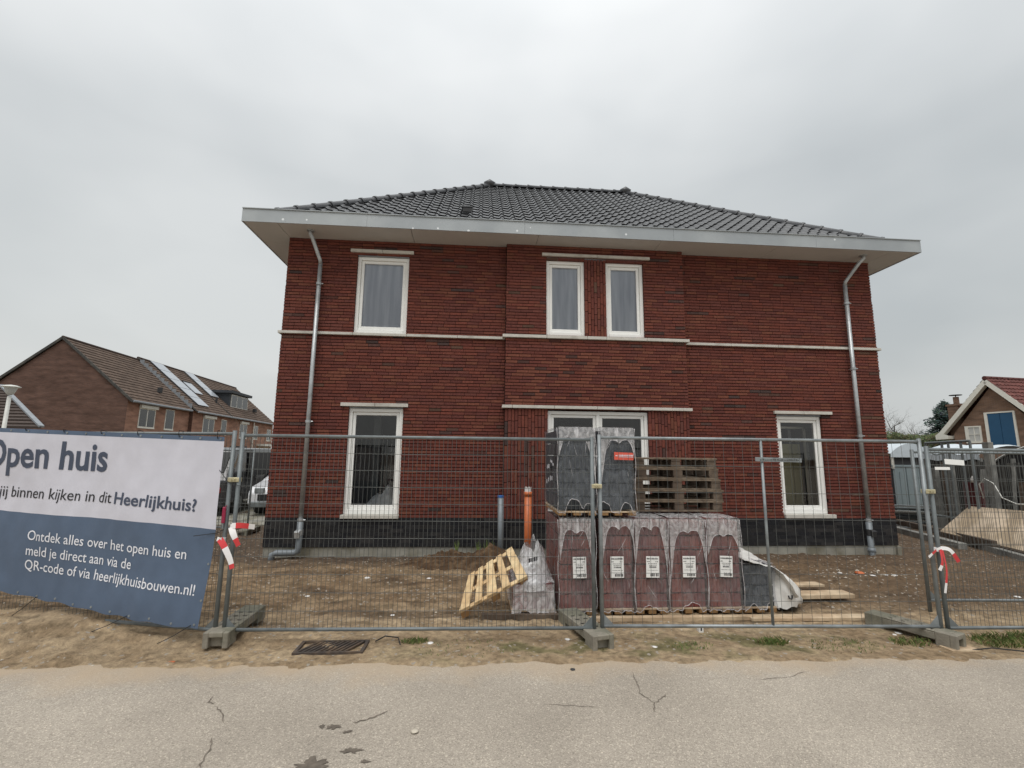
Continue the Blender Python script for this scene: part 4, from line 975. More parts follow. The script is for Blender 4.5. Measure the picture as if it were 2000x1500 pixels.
# printed marks on the side film of the left stacks (worn brand lettering shapes)
def side_marks(xs_, z, mt_='film_hem'):
    m = MB()
    for k, (y0, w_, zz, h) in enumerate(xs_): m.quad((4.588, y0, z+zz), (4.588, y0+w_, z+zz+.01), (4.588, y0+w_*.8, z+zz+h+.01), (4.588, y0-w_*.2, z+zz+h))
    return m
tag(side_marks([(-2.95, .07, .44, .03), (-2.86, .07, .47, .03), (-2.77, .05, .48, .03), (-2.62, .07, .40, .05), (-2.5, .05, .39, .05), (-2.86, .05, .26, .05), (-2.74, .05, .25, .06), (-2.60, .05, .23, .05), (-2.45, .05, .2, .05)], 1.25).build('film_print', 'print_white'), 'worn white print on the side film of the upper dark grey stack', 'print')
# low, partly emptied stacks
t = thing('tile_stack', 'half height red tile stack with a loose open film bag, behind the leaning pallet', 'tile stack', (4.33, -2.6, 0))
pallet(t, 4.08, 4.58, YF-.01, YB, .012, h=.085, low=False); tile_layers(t, 4.12, 4.55, YF, YB-.3, .10, .38, 2, 'tile_red', 40)
film_wrap(t, 4.10, 4.575, YF-.014, YB-.28, .07, .37, 'film_hood', 3.1, [(.3, .1, .03)], hood=False)
m = MB(); P = []
for k in range(17):
    f = k/16; row = []
    for i in range(36):
        an = 2*math.pi*i/36; ex = .255*(1-.62*f**1.3); ey = .38*(1-.45*f)
        x = 4.34+.02*f+ex*math.cos(an)*(1+.16*noise.noise(V(math.cos(an)*2.2, math.sin(an)*2.2, f*3))); y = -2.78+ey*math.sin(an)*(1+.12*noise.noise(V(an, f*4, 2)))
        pk = .08*math.exp(-((math.cos(an)-.3)/.35)**2)-.05*math.exp(-((math.cos(an)+.1)/.2)**2); z = .30+.44*f+pk*f*1.3+.02*noise.noise(V(x*9, y*9, f*5)); row.append((x, y, z))
    P.append(row)
m.grid(P, wrap=True); m.build('film_bag', 'film_bag', t, smooth=True)
m = MB()
for (xx, zz, w_, h) in ((4.27, .615, .022, .05), (4.298, .62, .02, .05), (4.325, .628, .022, .05), (4.352, .635, .018, .05), (4.29, .59, .07, .008), (4.30, .575, .06, .008)): m.quad((xx, -3.165, zz), (xx+w_, -3.165, zz+.008), (xx+w_, -3.155, zz+h), (xx, -3.155, zz+h-.006))
m.build('bag_print', 'print_black', t, kind='stuff')
t = thing('tile_stack', 'low dark grey tile stack with white film folded off its top', 'tile stack', (7.0, -2.6, 0))
pallet(t, 6.81, 7.20, YF-.01, YB, .012, h=.085, low=False); tile_layers(t, 6.83, 7.18, YF, YB-.2, .10, .58, 4, 'tile_dark', 44)
film_wrap(t, 6.815, 7.20, YF-.014, YB-.18, .07, .56, 'film_grey', 5.5, [(.28, .14, .07), (.78, .16, .10)], hood=False)
m = MB(); P = []
for k in range(13):                                                    # white sheet folded back and hanging right
    f = k/12; row = []
    for j in range(15):
        v = j/14; y = YF-.03+v*.75
        x = 6.83+.42*min(1, f*1.7)+.22*max(0, f-.55)/.45
        z = .62-.10*min(1, f*1.7)*(1-v)-.42*max(0, f-.55)/.45*(.75+.3*math.sin(v*5))+.03*fbm(f*5, v*5, 3.)
        z = max(z, .09); row.append((x+.03*fbm(f*4, v*4, 9.), y+.03*fbm(f*3, v*6, 1.), z))
    P.append(row)
m.grid(P); m.build('loose_sheet', 'bag_white', t, smooth=True)
m = MB(); P = []
for k in range(15):                                                    # bunched white sheet hanging to the ground
    f = k/14; ph = f*math.pi*.5; row = []
    for i in range(32):
        an = 2*math.pi*i/32; ca_, sa_ = math.cos(an), math.sin(an); r_ = math.sin(ph)**.6*(1+.22*noise.noise(V(ca_*2.5, sa_*2.5, f*2.5))+.12*noise.noise(V(ca_*6, sa_*6, f*5)))
        x = 7.33+(.30 if ca_ > 0 else .19)*ca_*r_; y = -2.86+.24*sa_*r_; z = .075+(.46-.55*max(0, x-7.25))*(1-f**1.8)+.03*noise.noise(V(x*11, y*11, 3)); row.append((x, y, max(.06, z)))
    P.append(row)
m.grid(P, wrap=True); m.build('hanging_sheet', 'bag_white', t, smooth=True)
m = MB(); m.tube([(7.36, -3.10, .215), (7.365, -3.105, .185), (7.385, -3.11, .178), (7.402, -3.105, .19), (7.405, -3.10, .22)], .008, 5); m.build('sheet_print', 'print_black', t)
m = MB(); m.box(6.87, 7.12, -2.55, -2.2, .585, .635); m.build('black_strap', 'black', t)

# weathered pallets piled on the tile stacks
def big_pallet(label, x, y, z, w_=1.17, d_=.8, wood='wood_old', flip=False, rz=0., group='weathered brown pallets'):
    t = thing('wooden_pallet', label, 'pallet', (x, y, z), (0, 0, rz), group=group); h = .135; o = lambda a: (h-a if flip else a)
    def bx(nm, x0, x1, y0, y1, a, b, mt_=wood): MB().box(x0, x1, y0, y1, min(o(a), o(b)), max(o(a), o(b))).build(nm, mt_, t, local=True, bev=.002)
    for i in range(5):
        yc = -d_/2+.05+(d_-.1)*i/4; j = rnd(-.012, .012); bx('deck_board', -w_/2+j, w_/2+j, yc-.05, yc+.05, h-.02, h, 'wood_brown')
    for xc in (-w_/2+.07, 0, w_/2-.07):
        bx('stringer', xc-.06, xc+.06, -d_/2, d_/2, h-.041, h-.021)
        for yc in (-d_/2+.055, 0, d_/2-.055): bx('block', xc-.062, xc+.062, yc-.05, yc+.05, .02, h-.042)
    for yc in (-d_/2+.055, 0, d_/2-.055): bx('bottom_board', -w_/2, w_/2, yc-.05, yc+.05, 0, .0195, 'wood_brown')
    return t
py_ = -2.27
for i, (dx, rz, fl) in enumerate(((0, 0, False), (.008, .006, False), (-.01, -.008, False), (.0, .004, True), (-.02, -.01, False))):
    big_pallet(['lowest', 'second', 'third', 'fourth', 'topmost'][i]+' weathered pallet of the pile on the wrapped tile stacks', 6.27+dx, py_, ZT+.035+i*.1365, rz=rz, flip=fl, w_=1.17 if i < 3 else 1.10)
# fresh pallet leaning on the half stack
t = thing('wooden_pallet', 'fresh yellow pallet leaning with one corner on the sand', 'pallet', (3.55, -3.2, .0))
BL, BR, TL_, TR_ = V(3.508, -3.18, .105), V(4.262, -3.12, .452), V(3.60, -2.72, .37), V(4.118, -2.68, .69)
LX, LU = .86, .62
def bil(a, b, n_=0.):
    u, v = a/LX, b/LU; p = BL*(1-u)*(1-v)+BR*u*(1-v)+TL_*(1-u)*v+TR_*u*v
    du = (BR-BL)*(1-v)+(TR_-TL_)*v; dv = (TL_-BL)*(1-u)+(TR_-BR)*u; nn = du.cross(dv); nn.normalize(); return p+nn*n_
def pb(nm, a0, a1, b0, b1, n0, n1, mt_):
    c = [bil(a, b, n_) for n_ in (n0, n1) for a, b in ((a0, b0), (a1, b0), (a1, b1), (a0, b1))]
    MB().add(c, [(0, 3, 2, 1), (4, 5, 6, 7), (0, 1, 5, 4), (1, 2, 6, 5), (2, 3, 7, 6), (3, 0, 4, 7)]).build(nm, mt_, t, bev=.003)
for a, w_ in ((.0, .125), (.19, .09), (.345, .13), (.54, .10), (.735, .125)): pb('deck_board', a, a+w_, 0, LU, 0, .02, 'wood_fresh')
for b in (0.0, .28, .56): pb('stringer', 0, LX, b, b+.06, -.021, -.001, 'wood_fresh')
for a in (0, .38, .755):
    for b in (0.0, .52): pb('block', a, a+.10, b, b+.095, -.10, -.022, 'wood_end')
# boards lying on the ground
def board(label, a, b, w_, h, mt_='wood_board'):
    o = MB().beam(a, b, w_, h).build('plank', mt_, bev=.003); tag(o, label, 'plank', 'planks lying beside the tile stacks'); return o
board('plank lying nearest the fence rail, below the low dark grey stack', (6.75, -3.28, .035), (8.30, -3.30, .03), .13, .035, 'wood_board')
board('thick plank resting raised on battens beside the low dark grey stack', (7.15, -2.70, .10), (8.50, -2.62, .085), .20, .05)
board('short plank below the hanging white sheet', (7.25, -2.35, .13), (8.42, -2.22, .10), .16, .03)
board('long thin batten along the front of the wrapped tile stacks', (4.70, -3.235, .035), (7.25, -3.27, .035), .07, .045, 'wood_board'); board('batten lying under the leaning pallet', (3.75, -3.12, .04), (4.6, -3.16, .04), .07, .06, 'wood_old')
# pipes rising from the ground
t = thing('drain_riser', 'grey plastic pipe with blue cap standing against the wall', 'pipe', (4.09, -.4, 0)); MB().tube([(4.10, -.4, -.1), (4.088, -.4, 1.08)], .052, 16).build('pipe', 'pvc_grey', t, smooth=True); MB().tube([(4.088, -.4, 1.08), (4.088, -.4, 1.115)], .055, 16).build('cap', 'cap_blue', t)
t = thing('drain_riser', 'orange plastic pipe with taped top standing before the wall', 'pipe', (4.55, -.5, 0))
MB().tube([(4.55, -.5, -.1), (4.55, -.5, 1.14)], .063, 18).build('pipe', 'pvc_orange', t, smooth=True); MB().tube([(4.55, -.5, 1.12), (4.55, -.5, 1.19)], .072, 18).build('socket', 'pvc_orange', t, smooth=True)
m = MB(); m.grid([[(4.55+.058*math.cos(2*math.pi*i/18), -.5+.058*math.sin(2*math.pi*i/18), z+(.02*math.sin(i*2.3) if k == 2 else 0)) for i in range(18)] for k, z in enumerate((1.18, 1.22, 1.26))], wrap=True); m.build('tape_wrap', 'plastic_white', t, smooth=True)
# soil mound by the wall
m = MB(); P = []
for j in range(40):
    row = []
    for i in range(70):
        x, y = 2.1+2.3*i/69, -1.25+1.2*j/39
        e = math.exp(-((x-3.25)/.55)**2-((y+.45)/.38)**2); h2 = math.exp(-((x-4.0)/.35)**2-((y+.62)/.3)**2)
        z = .19*e+.30*h2+(.06*fbm(x*7, y*7, 3.)+.035*fbm(x*17, y*17, 5.))*(min(1, 2.5*(e+h2))); edge = min(i, 69-i, j, 39-j)
        row.append((x, y, gz(x, y)-.03+max(0, z)*min(1, edge/5)))
    P.append(row)
m.grid(P); so = m.build('soil_mound', 'soil', smooth=True); so['kind'] = 'structure'
# drain grate in the verge
t = thing('drain_grate', 'rusty iron drain grate set in the sand beside the road', 'grate', (2.34, -3.83, .02)); gx0, gx1, gy0, gy1, gzz = 2.03, 2.66, -3.97, -3.69, .022
for a in ((gx0, gx1, gy0, gy0+.025), (gx0, gx1, gy1-.025, gy1), (gx0, gx0+.03, gy0+.026, gy1-.026), (gx1-.03, gx1, gy0+.026, gy1-.026)): MB().box(*a, gzz-.03, gzz+.008).build('frame', 'iron', t)
for i in range(10):
    a = gx0+.03+.047*i; MB().beam((a, gy0+.02, gzz), (a+.13, gy1-.02, gzz), .020, .016).build('bar', 'iron', t)
MB().box(gx0+.01, gx1-.01, gy0+.01, gy1-.01, gzz-.06, gzz-.02).build('pit', 'black', t)
# loose bits
def lump(name, label, cat, x, y, r, mt_, z=None, sq=.6, group=None, seed=0):
    m = MB(); P = []; zz = gz(x, y) if z is None else z
    for k in range(6):
        ph = math.pi*k/5; P.append([(x+r*math.sin(ph)*math.cos(2*math.pi*i/9)*(1+.35*noise.noise(V(i*.9, k, seed))), y+r*math.sin(ph)*math.sin(2*math.pi*i/9)*(1+.35*noise.noise(V(i, k*.8, seed+4))), zz+r*sq*(1-math.cos(ph))*.5-.003) for i in range(9)])
    m.grid(P, wrap=True); return tag(m.build(name, mt_, smooth=True), label, cat, group)
lump('foam_lump', 'pale lump of foam lying on the asphalt', 'debris', 3.29, -5.19, .026, 'stone_bit', z=.008, seed=2)
lump('pebble', 'small dark pebble on the edge of the asphalt', 'stone', 4.52, -4.36, .022, 'dark', z=.006)
t = thing('peg_block', 'small white plastic block with a dark slot standing in the verge', 'block', (6.03, -3.59, 0)); zz = gz(6.03, -3.6); MB().box(6.005, 6.055, -3.62, -3.57, zz-.005, zz+.06).build('body', 'paper_bit', t, bev=.004); MB().box(6.022, 6.036, -3.6215, -3.6195, zz+.015, zz+.05).build('slot', 'black', t)
m = MB(); rr = random.Random(5)
for i in range(420):
    x, y = rr.uniform(-2.5, 10.5), rr.uniform(-4.15, -.3); r = rr.uniform(.004, .013)*(1.4 if rr.random() < .12 else 1); z = gz(x, y)
    if rr.random() < .10: x, y = rr.gauss(9.7, .45), rr.gauss(-1.55, .13); z = gz(x, y); r *= 1.5
    v = [V(x+r*rr.uniform(.6, 1.4)*math.cos(a), y+r*rr.uniform(.6, 1.4)*math.sin(a), z+r*.1) for a in (0, 1.26, 2.5, 3.77, 5.03)]; m.add(v+[V(x, y, z+r*rr.uniform(.5, 1.1))], [(0, 1, 5), (1, 2, 5), (2, 3, 5), (3, 4, 5), (4, 0, 5)])
o = m.build('rubble', 'stone_bit', loc=(0, 0, 0)); o['kind'] = 'stuff'; tag(o, 'small pale stones and rubble scattered over the yard', 'rubble')
for i, (x, y) in enumerate([(1.55, -2.2), (2.1, -1.35), (1.35, -1.75), (2.75, -2.95), (3.25, -3.75), (8.05, -3.75), (8.12, -3.72), (7.9, -2.0), (9.3, -1.5), (9.55, -1.52), (9.75, -1.6), (10.0, -1.55), (10.2, -1.5), (4.6, -3.72), (3.0, -1.4), (5.4, -3.95), (8.35, -3.98), (10.9, -2.6)]):
    lump('litter_scrap', 'small white scrap of litter lying on the bare sand', 'litter', x, y, rnd(.018, .045), 'paper_bit', sq=.35, group='white litter scraps in the yard', seed=i*1.7)
lump('rust_lump', 'rusty orange lump between the white scraps of litter', 'debris', 9.62, -1.5, .07, 'pvc_orange', seed=9); lump('orange_chip', 'small orange chip in the sand near the road', 'debris', 1.05, -4.05, .03, 'pvc_orange', sq=.2)
for pts, lb in (([(2.72, -3.72), (2.80, -3.66), (2.93, -3.68), (2.97, -3.78)], 'black cable loop sticking from the sand beside the grate'), ([(8.45, -4.17), (8.6, -4.22), (8.85, -4.3), (9.3, -4.26)], 'thin dark cable trailing from the fence foot with the ribbon')):
    tag(MB().tube([V(x, y, gz(x, y)+.012+.03*math.sin(i*1.2)) for i, (x, y) in enumerate(pts)], .006, 6).build('loose_cable', 'rubber'), lb, 'cable')
# grass tufts
def tuft(x, y, r, n, h, label):
    m = MB(); rr = random.Random(int(x*977+y*31))
    for i in range(n):
        a = rr.uniform(0, 6.28); d = r*rr.random()**.6; bx_, by_ = x+d*math.cos(a), y+d*.45*math.sin(a); z = gz(bx_, by_)-.005; hh = h*rr.uniform(.4, 1.1); w_ = .0035; t_ = rr.uniform(0, 6.28); l = hh*rr.uniform(.3, 1.)
        g_ = rr.uniform(.7, 1.3); m.cur = (.105*g_, .15*g_, .035*g_) if rr.random() < .75 else (.25*g_, .2*g_, .09*g_)
        cx, cy = math.cos(t_), math.sin(t_); m.add([(bx_-cy*w_, by_+cx*w_, z), (bx_+cy*w_, by_-cx*w_, z), (bx_+cx*l*.4+cy*w_*.7, by_+cy*l*.4-cx*w_*.7, z+hh*.7), (bx_+cx*l, by_+cy*l, z+hh)], [(0, 1, 2), (0, 2, 3)])
    o = m.build('grass_tuft', 'grass', loc=(x, y, gz(x, y))); tag(o, label, 'grass', 'grass tufts in the verge'); o['kind'] = 'stuff'
for x, y, r, n, h, lb in ((6.60, -3.92, .16, 420, .06, 'dense grass tuft under the wide squared fence panel'), (3.10, -3.72, .13, 160, .045, 'small grass tuft near the drain grate'), (8.02, -3.97, .22, 240, .05, 'grass along the fence foot with the ribbon'),
                          (8.98, -4.0, .32, 700, .06, 'thick grass patch past the last fence foot'), (5.75, -3.95, .22, 160, .03, 'sparse grass beside the white plastic block'), (7.3, -4.0, .4, 220, .03, 'sparse grass strip in front of the planks'), (9.5, -3.98, .4, 600, .07, 'grass at the foot of the fence past the ribbon'), (3.6, -3.9, .5, 160, .025, 'sparse grass strip between the grate and the middle fence foot')): tuft(x, y, r, n, h, lb)
for i, (x, y, h) in enumerate(((3.35, -.25, .28), (3.72, -.28, .26), (3.85, -.3, .3), (3.95, -.3, .27))):
    m = MB(); m.cur = (.16, .22, .05)
    for k in range(9): a = k*.7; m.add([(x-.01, y, .1), (x+.01, y, .1), (x+.05*math.cos(a), y+.03*math.sin(a), .1+h*rnd(.6, 1))], [(0, 1, 2)])
    tag(m.build('weed_plant', 'grass'), 'young green weed growing against the foundation behind the soil mound', 'plant', 'green weeds against the foundation')
# ================================================================ NEIGHBOURING HOUSES (left row)
def brick_tex(name, c1, c2, cm, sc=1.0):
    m, n, o, L = custom(name)
    b = n.nodes.new('ShaderNodeBsdfPrincipled'); L(b.outputs[0], o.inputs[0]); b.inputs['Roughness'].default_value = .92; b.inputs['Specular IOR Level'].default_value = .15
    t = n.nodes.new('ShaderNodeTexCoord'); sp = n.nodes.new('ShaderNodeSeparateXYZ'); L(t.outputs['Object'], sp.inputs[0])
    ad = n.nodes.new('ShaderNodeMath'); L(sp.outputs[0], ad.inputs[0]); L(sp.outputs[1], ad.inputs[1]); cb = n.nodes.new('ShaderNodeCombineXYZ'); L(ad.outputs[0], cb.inputs[0]); L(sp.outputs[2], cb.inputs[1])
    bt = n.nodes.new('ShaderNodeTexBrick'); bt.inputs['Color1'].default_value = (*c1, 1); bt.inputs['Color2'].default_value = (*c2, 1); bt.inputs['Mortar'].default_value = (*cm, 1); bt.inputs['Scale'].default_value = sc
    bt.inputs['Mortar Size'].default_value = .008; bt.inputs['Brick Width'].default_value = .22; bt.inputs['Row Height'].default_value = .0625; L(cb.outputs[0], bt.inputs['Vector'])
    nz_ = n.nodes.new('ShaderNodeTexNoise'); nz_.inputs['Scale'].default_value = 1.1; nz_.inputs['Detail'].default_value = 8; mpn = n.nodes.new('ShaderNodeMapping'); mpn.inputs['Scale'].default_value = (1, 1, 3.5); L(t.outputs['Object'], mpn.inputs[0]); L(mpn.outputs[0], nz_.inputs['Vector'])
    rg = n.nodes.new('ShaderNodeMapRange'); rg.inputs[1].default_value = .3; rg.inputs[2].default_value = .7; rg.inputs[3].default_value = .72; rg.inputs[4].default_value = 1.28; L(nz_.outputs[0], rg.inputs[0])
    sc_ = n.nodes.new('ShaderNodeVectorMath'); sc_.operation = 'SCALE'; L(bt.outputs['Color'], sc_.inputs[0]); L(rg.outputs[0], sc_.inputs['Scale']); L(sc_.outputs[0], b.inputs['Base Color'])
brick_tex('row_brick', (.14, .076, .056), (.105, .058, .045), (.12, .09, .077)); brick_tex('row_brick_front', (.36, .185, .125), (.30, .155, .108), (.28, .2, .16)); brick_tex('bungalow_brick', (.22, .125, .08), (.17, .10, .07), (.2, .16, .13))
RO = V(-21.25, 26.10, 0); RU = V(-.069, .998, 0); RG = V(.998, .069, 0)
def rp(g_, s, z): return RO+RG*g_+RU*s+V(0, 0, z)
def rbox(m, g0, g1, s0, s1, z0, z1):
    return m.add([rp(g0, s0, z0), rp(g1, s0, z0), rp(g1, s1, z0), rp(g0, s1, z0), rp(g0, s0, z1), rp(g1, s0, z1), rp(g1, s1, z1), rp(g0, s1, z1)], [(0, 3, 2, 1), (4, 5, 6, 7), (0, 1, 5, 4), (1, 2, 6, 5), (2, 3, 7, 6), (3, 0, 4, 7)])
def row_roof(parent, s0, s1, ge, ze, gr, zr, gb, zb_, seed, colr=(.115, .082, .064)):
    rr = random.Random(seed); m = MB(); nr = 18; nc = max(2, int((s1-s0)/.33))
    for (ga, za, gB, zB) in ((ge, ze, gr, zr), (gb, zb_, gr, zr)):
        n_ = V(-(zB-za), 0, (gB-ga)); sg = 1 if gB < ga else -1; dl = math.hypot(gB-ga, zB-za); ng, nz_ = (zB-za)/dl*sg, abs(gB-ga)/dl
        for r in range(nr):
            f0, f1 = r/nr, (r+1)/nr
            for c in range(nc):
                k = rr.uniform(.78, 1.2)*(1+.15*noise.noise(V(c*.3, r*.3, seed))); m.cur = tuple(x*k for x in colr); sa_, sb_ = s0+(s1-s0)*c/nc, s0+(s1-s0)*(c+1)/nc; h0, h1 = .055, .012
                P = lambda f, s, h: rp(ga+(gB-ga)*f+ng*h, s, za+(zB-za)*f+nz_*h)
                a, b_, c_, d_ = P(f0, sa_, h0), P(f0, sb_, h0), P(f1, sb_, h1), P(f1, sa_, h1); m.add([a, b_, c_, d_, P(f0, sa_, 0), P(f0, sb_, 0)], [(0, 1, 2, 3), (4, 5, 1, 0)])
    o = m.build('roof', 'roof_brown', parent)
    m = MB(); m.cur = (.07, .05, .042); m.tube([rp(gr, s0-.05, zr+.03), rp(gr, s1+.02, zr+.03)], .11, 8); m.build('ridge', 'roof_brown', parent)
    return o
def far_window(parent, gF, s0, s1, z0, z1, box=True, div=2, curt=True):
    m = MB(); t = .07
    rbox(m, gF-.05, gF+.03, s0, s0+t, z0, z1); rbox(m, gF-.05, gF+.03, s1-t, s1, z0, z1); rbox(m, gF-.05, gF+.029, s0+t, s1-t, z1-t, z1); rbox(m, gF-.05, gF+.05, s0-.02, s1+.02, z0-.07, z0+t-.01)
    for i in range(1, div): rbox(m, gF-.05, gF+.028, s0+(s1-s0)*i/div-.04, s0+(s1-s0)*i/div+.04, z0+t, z1-t)
    w_ = m.build('window', 'paint_white', parent)
    rbox(MB(), gF+.016, gF+.022, s0+t, s1-t, z0+t, z1-t).build('pane', 'glass', w_)
    if curt: rbox(MB(), gF+.006, gF+.012, s0+t, s0+(s1-s0)*.55, z0+t, z1-t).build('curtain', 'curtain', w_)
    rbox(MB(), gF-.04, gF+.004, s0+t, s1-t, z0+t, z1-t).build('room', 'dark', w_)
    if box: rbox(MB(), gF+.03, gF+.2, s0-.08, s1+.05, z1, z1+.24).build('shutter_box', 'paint_white', w_)
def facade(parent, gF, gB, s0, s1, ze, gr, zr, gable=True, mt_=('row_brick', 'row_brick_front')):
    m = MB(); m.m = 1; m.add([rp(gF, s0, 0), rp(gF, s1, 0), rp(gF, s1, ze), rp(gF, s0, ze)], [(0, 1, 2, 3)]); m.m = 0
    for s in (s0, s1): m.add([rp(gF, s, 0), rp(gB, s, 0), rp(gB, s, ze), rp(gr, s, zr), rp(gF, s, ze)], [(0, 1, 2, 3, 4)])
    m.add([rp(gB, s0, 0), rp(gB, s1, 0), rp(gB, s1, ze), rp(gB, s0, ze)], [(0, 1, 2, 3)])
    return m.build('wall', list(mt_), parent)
hA = thing('row_house', 'brown brick end house with plain brick gable, behind the banner', 'house', tuple(RO), group='brick row houses')
facade(hA, 0, -9.34, 0, 8.14, 5.35, -4.67, 9.55); row_roof(hA, -.06, 8.12, .32, 5.28, -4.67, 9.66, -9.66, 5.28, 3)
for sgn in (0, 1):
    a, b = (rp(.36, -.10, 5.22), rp(-4.67, -.10, 9.66)) if sgn == 0 else (rp(-9.7, -.10, 5.22), rp(-4.67, -.10, 9.66)); MB().beam(a, b, .1, .16, up=tuple(V(0, 0, 1))).build('verge', 'fence_dark', hA)
MB().tube([rp(.40, -.1, 5.24), rp(.40, 7.75, 5.24)], .09, 8).build('gutter', 'lead', hA)
far_window(hA, 0, 1.35, 3.3, 3.47, 4.9); far_window(hA, 0, 4.62, 5.85, 3.47, 5.1, box=False, div=1)
MB().obox(rp(-.95, 5.2, 6.70), RG*.12, RU*.15, V(0, 0, .22)).build('vent_pipe', 'dark', hA)
hB = thing('row_house', 'brick row house with two columns of solar panels and a skylight', 'house', tuple(rp(.3, 8.14, 0)), group='brick row houses')
S0 = 8.14
facade(hB, .3, -9.6, S0, S0+7.05, 5.3, -4.67, 9.74); row_roof(hB, S0-.02, S0+7.03, .62, 5.2, -4.67, 9.84, -9.9, 5.2, 5)
hC = thing('row_house', 'brick row house with a dark box dormer and white triple window', 'house', tuple(rp(.3, S0+7.1, 0)), group='brick row houses')
facade(hC, .28, -9.6, S0+7.06, S0+19.5, 5.3, -4.67, 9.74); row_roof(hC, S0+7.05, S0+19.5, .62, 5.2, -4.67, 9.84, -9.9, 5.2, 6)
def bslope(f, s, h=0.): return rp(.62+(-4.67-.62)*f+h*.66, S0+s, 5.2+(9.84-5.2)*f+h*.75)
MB().beam(bslope(0, -.05, .03), bslope(1, -.05, .03), .10, .10).build('verge', 'fence_dark', hB); MB().beam(bslope(0, 7.04, .05), bslope(1, 7.04, .05), .1, .1).build('verge', 'fence_dark', hB)
for i in range(13):                    # stepped lead flashing where the end house roof meets the next gable
    f = (i+.3)/14; p = rp(.32+(-4.67-.32)*f, S0-.14, 5.28+(9.66-5.28)*f); q = rp(.32+(-4.67-.32)*(f+.07), S0-.14, 5.28+(9.66-5.28)*(f+.07)); MB().prism([p, q, V(q.x, q.y, q.z+.26), V(p.x, p.y, q.z+.24)], RU*-.03).build('flashing', 'lead', hB)
for col_, (sa_, sb_, f0, f1, n_) in enumerate(((1.45, 3.4, .14, 1.0, 5), (7.15, 8.9, .46, 1.0, 3))):
    for i in range(n_):
        a0, a1 = f0+(f1-f0)*i/n_+.004, f0+(f1-f0)*(i+1)/n_-.004; P = [bslope(a0, sa_, .14), bslope(a0, sb_, .14), bslope(a1, sb_, .14), bslope(a1, sa_, .14)]; MB().prism(P, (-.02, 0, -.03)).build('solar_panel', 'solar', hB if col_ == 0 else hC)
    MB().beam(bslope(f0, sa_-.05, .09), bslope(f1, sa_-.05, .09), .05, .12).build('panel_rail', 'dark', hB if col_ == 0 else hC)
P = [bslope(.44, 3.85, .13), bslope(.44, 5.3, .13), bslope(.67, 5.3, .13), bslope(.67, 3.85, .13)]; MB().prism(P, (-.02, 0, -.04)).build('skylight', 'solar', hB); MB().beam(bslope(.68, 3.8, .12), bslope(.68, 5.35, .12), .1, .1).build('skylight_hood', 'dark', hB)
far_window(hB, .3, S0+1.82, S0+3.95, 3.4, 4.8); far_window(hB, .3, S0+5.38, S0+6.5, 3.4, 4.9, box=False, div=1)
far_window(hC, .28, S0+9.7, S0+11.6, 3.2, 4.75); far_window(hC, .28, S0+13.3, S0+14.7, 3.2, 4.75, box=False); far_window(hC, .28, S0+17.6, S0+18.9, 3.1, 4.5, box=False)
MB().tube([rp(.42, S0+13.1, 5.1), rp(.42, S0+13.1, .3)], .07, 8).build('downpipe', 'paint_white', hC)
for h_, a, b in ((hB, 0, 7.0), (hC, 7.1, 19.4)): MB().tube([rp(.72, S0+a, 5.2), rp(.72, S0+b, 5.2)], .09, 8).build('gutter', 'lead', h_)
rbox(MB(), .28, 1.2, S0+14.8, S0+19, 2.4, 2.65).build('porch_roof', 'paint_white', hC); rbox(MB(), .27, .34, S0+15, S0+18.6, 0, 2.38).build('porch_doors', 'wood_board', hC)
rbox(MB(), .27, .33, S0+8, S0+12, .5, 2.3).build('ground_window', 'dark', hC)
# dormer
dm = MB(); dg, ds0, ds1, dz0, dz1 = -.95, S0+9.5, S0+14.2, 6.5, 8.05
rbox(dm, -4.0, dg, ds0, ds1, dz0-.3, dz1); dr = dm.build('dormer', 'dormer_dark', hC)
rbox(MB(), -4.2, dg+.35, ds0-.3, ds1+.3, dz1, dz1+.28).build('dormer_roof', 'dormer_dark', dr)
far_window(hC, dg+.03, ds0+.35, ds1-.1, dz0+.05, dz1-.08, box=False, div=3)
MB().tube([bslope(.3, 6.7, 0), bslope(.3, 6.7, .0)+V(0, 0, .55)], .1, 8).build('vent_pipe', 'dark', hB); MB().obox(bslope(.27, 15.6, .3), RG*.15, RU*.25, V(0, 0, .2)).build('vent_pipe', 'dark', hC)
# small hipped garage roof
gh = thing('garage', 'small dark tiled hip roof with pale lead edge, beside the street lamp', 'garage', (-14.5, 11, 0))
MB().box(-19, -12.4, 8.9, 11.5, 0, 2.42).build('wall', 'row_brick', gh)
P1, P2, P3 = V(-11.35, 8.55, 2.52), V(-16.2, 12.0, 4.36), V(-19.6, 8.55, 2.52)
m = MB(); nr = 14
def prw(a, b, c, d): 
    for r in range(nr):
        f0, f1 = r/nr, (r+1)/nr; k = rnd(.85, 1.1); m.cur = (.085*k, .066*k, .058*k); q = [a.lerp(d, f0), b.lerp(c, f0), b.lerp(c, f1), a.lerp(d, f1)]; up = V(0, -.02, .06); m.add([q[0]+up, q[1]+up, q[2], q[3], q[0]-V(0, 0, .01), q[1]-V(0, 0, .01)], [(0, 1, 2, 3), (4, 5, 1, 0)])
prw(P3, P1, P2+V(.01, 0, 0), P2-V(.01, 0, 0)); m.build('roof', 'roof_brown', gh)
MB().beam(P1+V(0, 0, .06), P2+V(0, 0, .06), .14, .06).build('hip_cap', 'lead', gh)
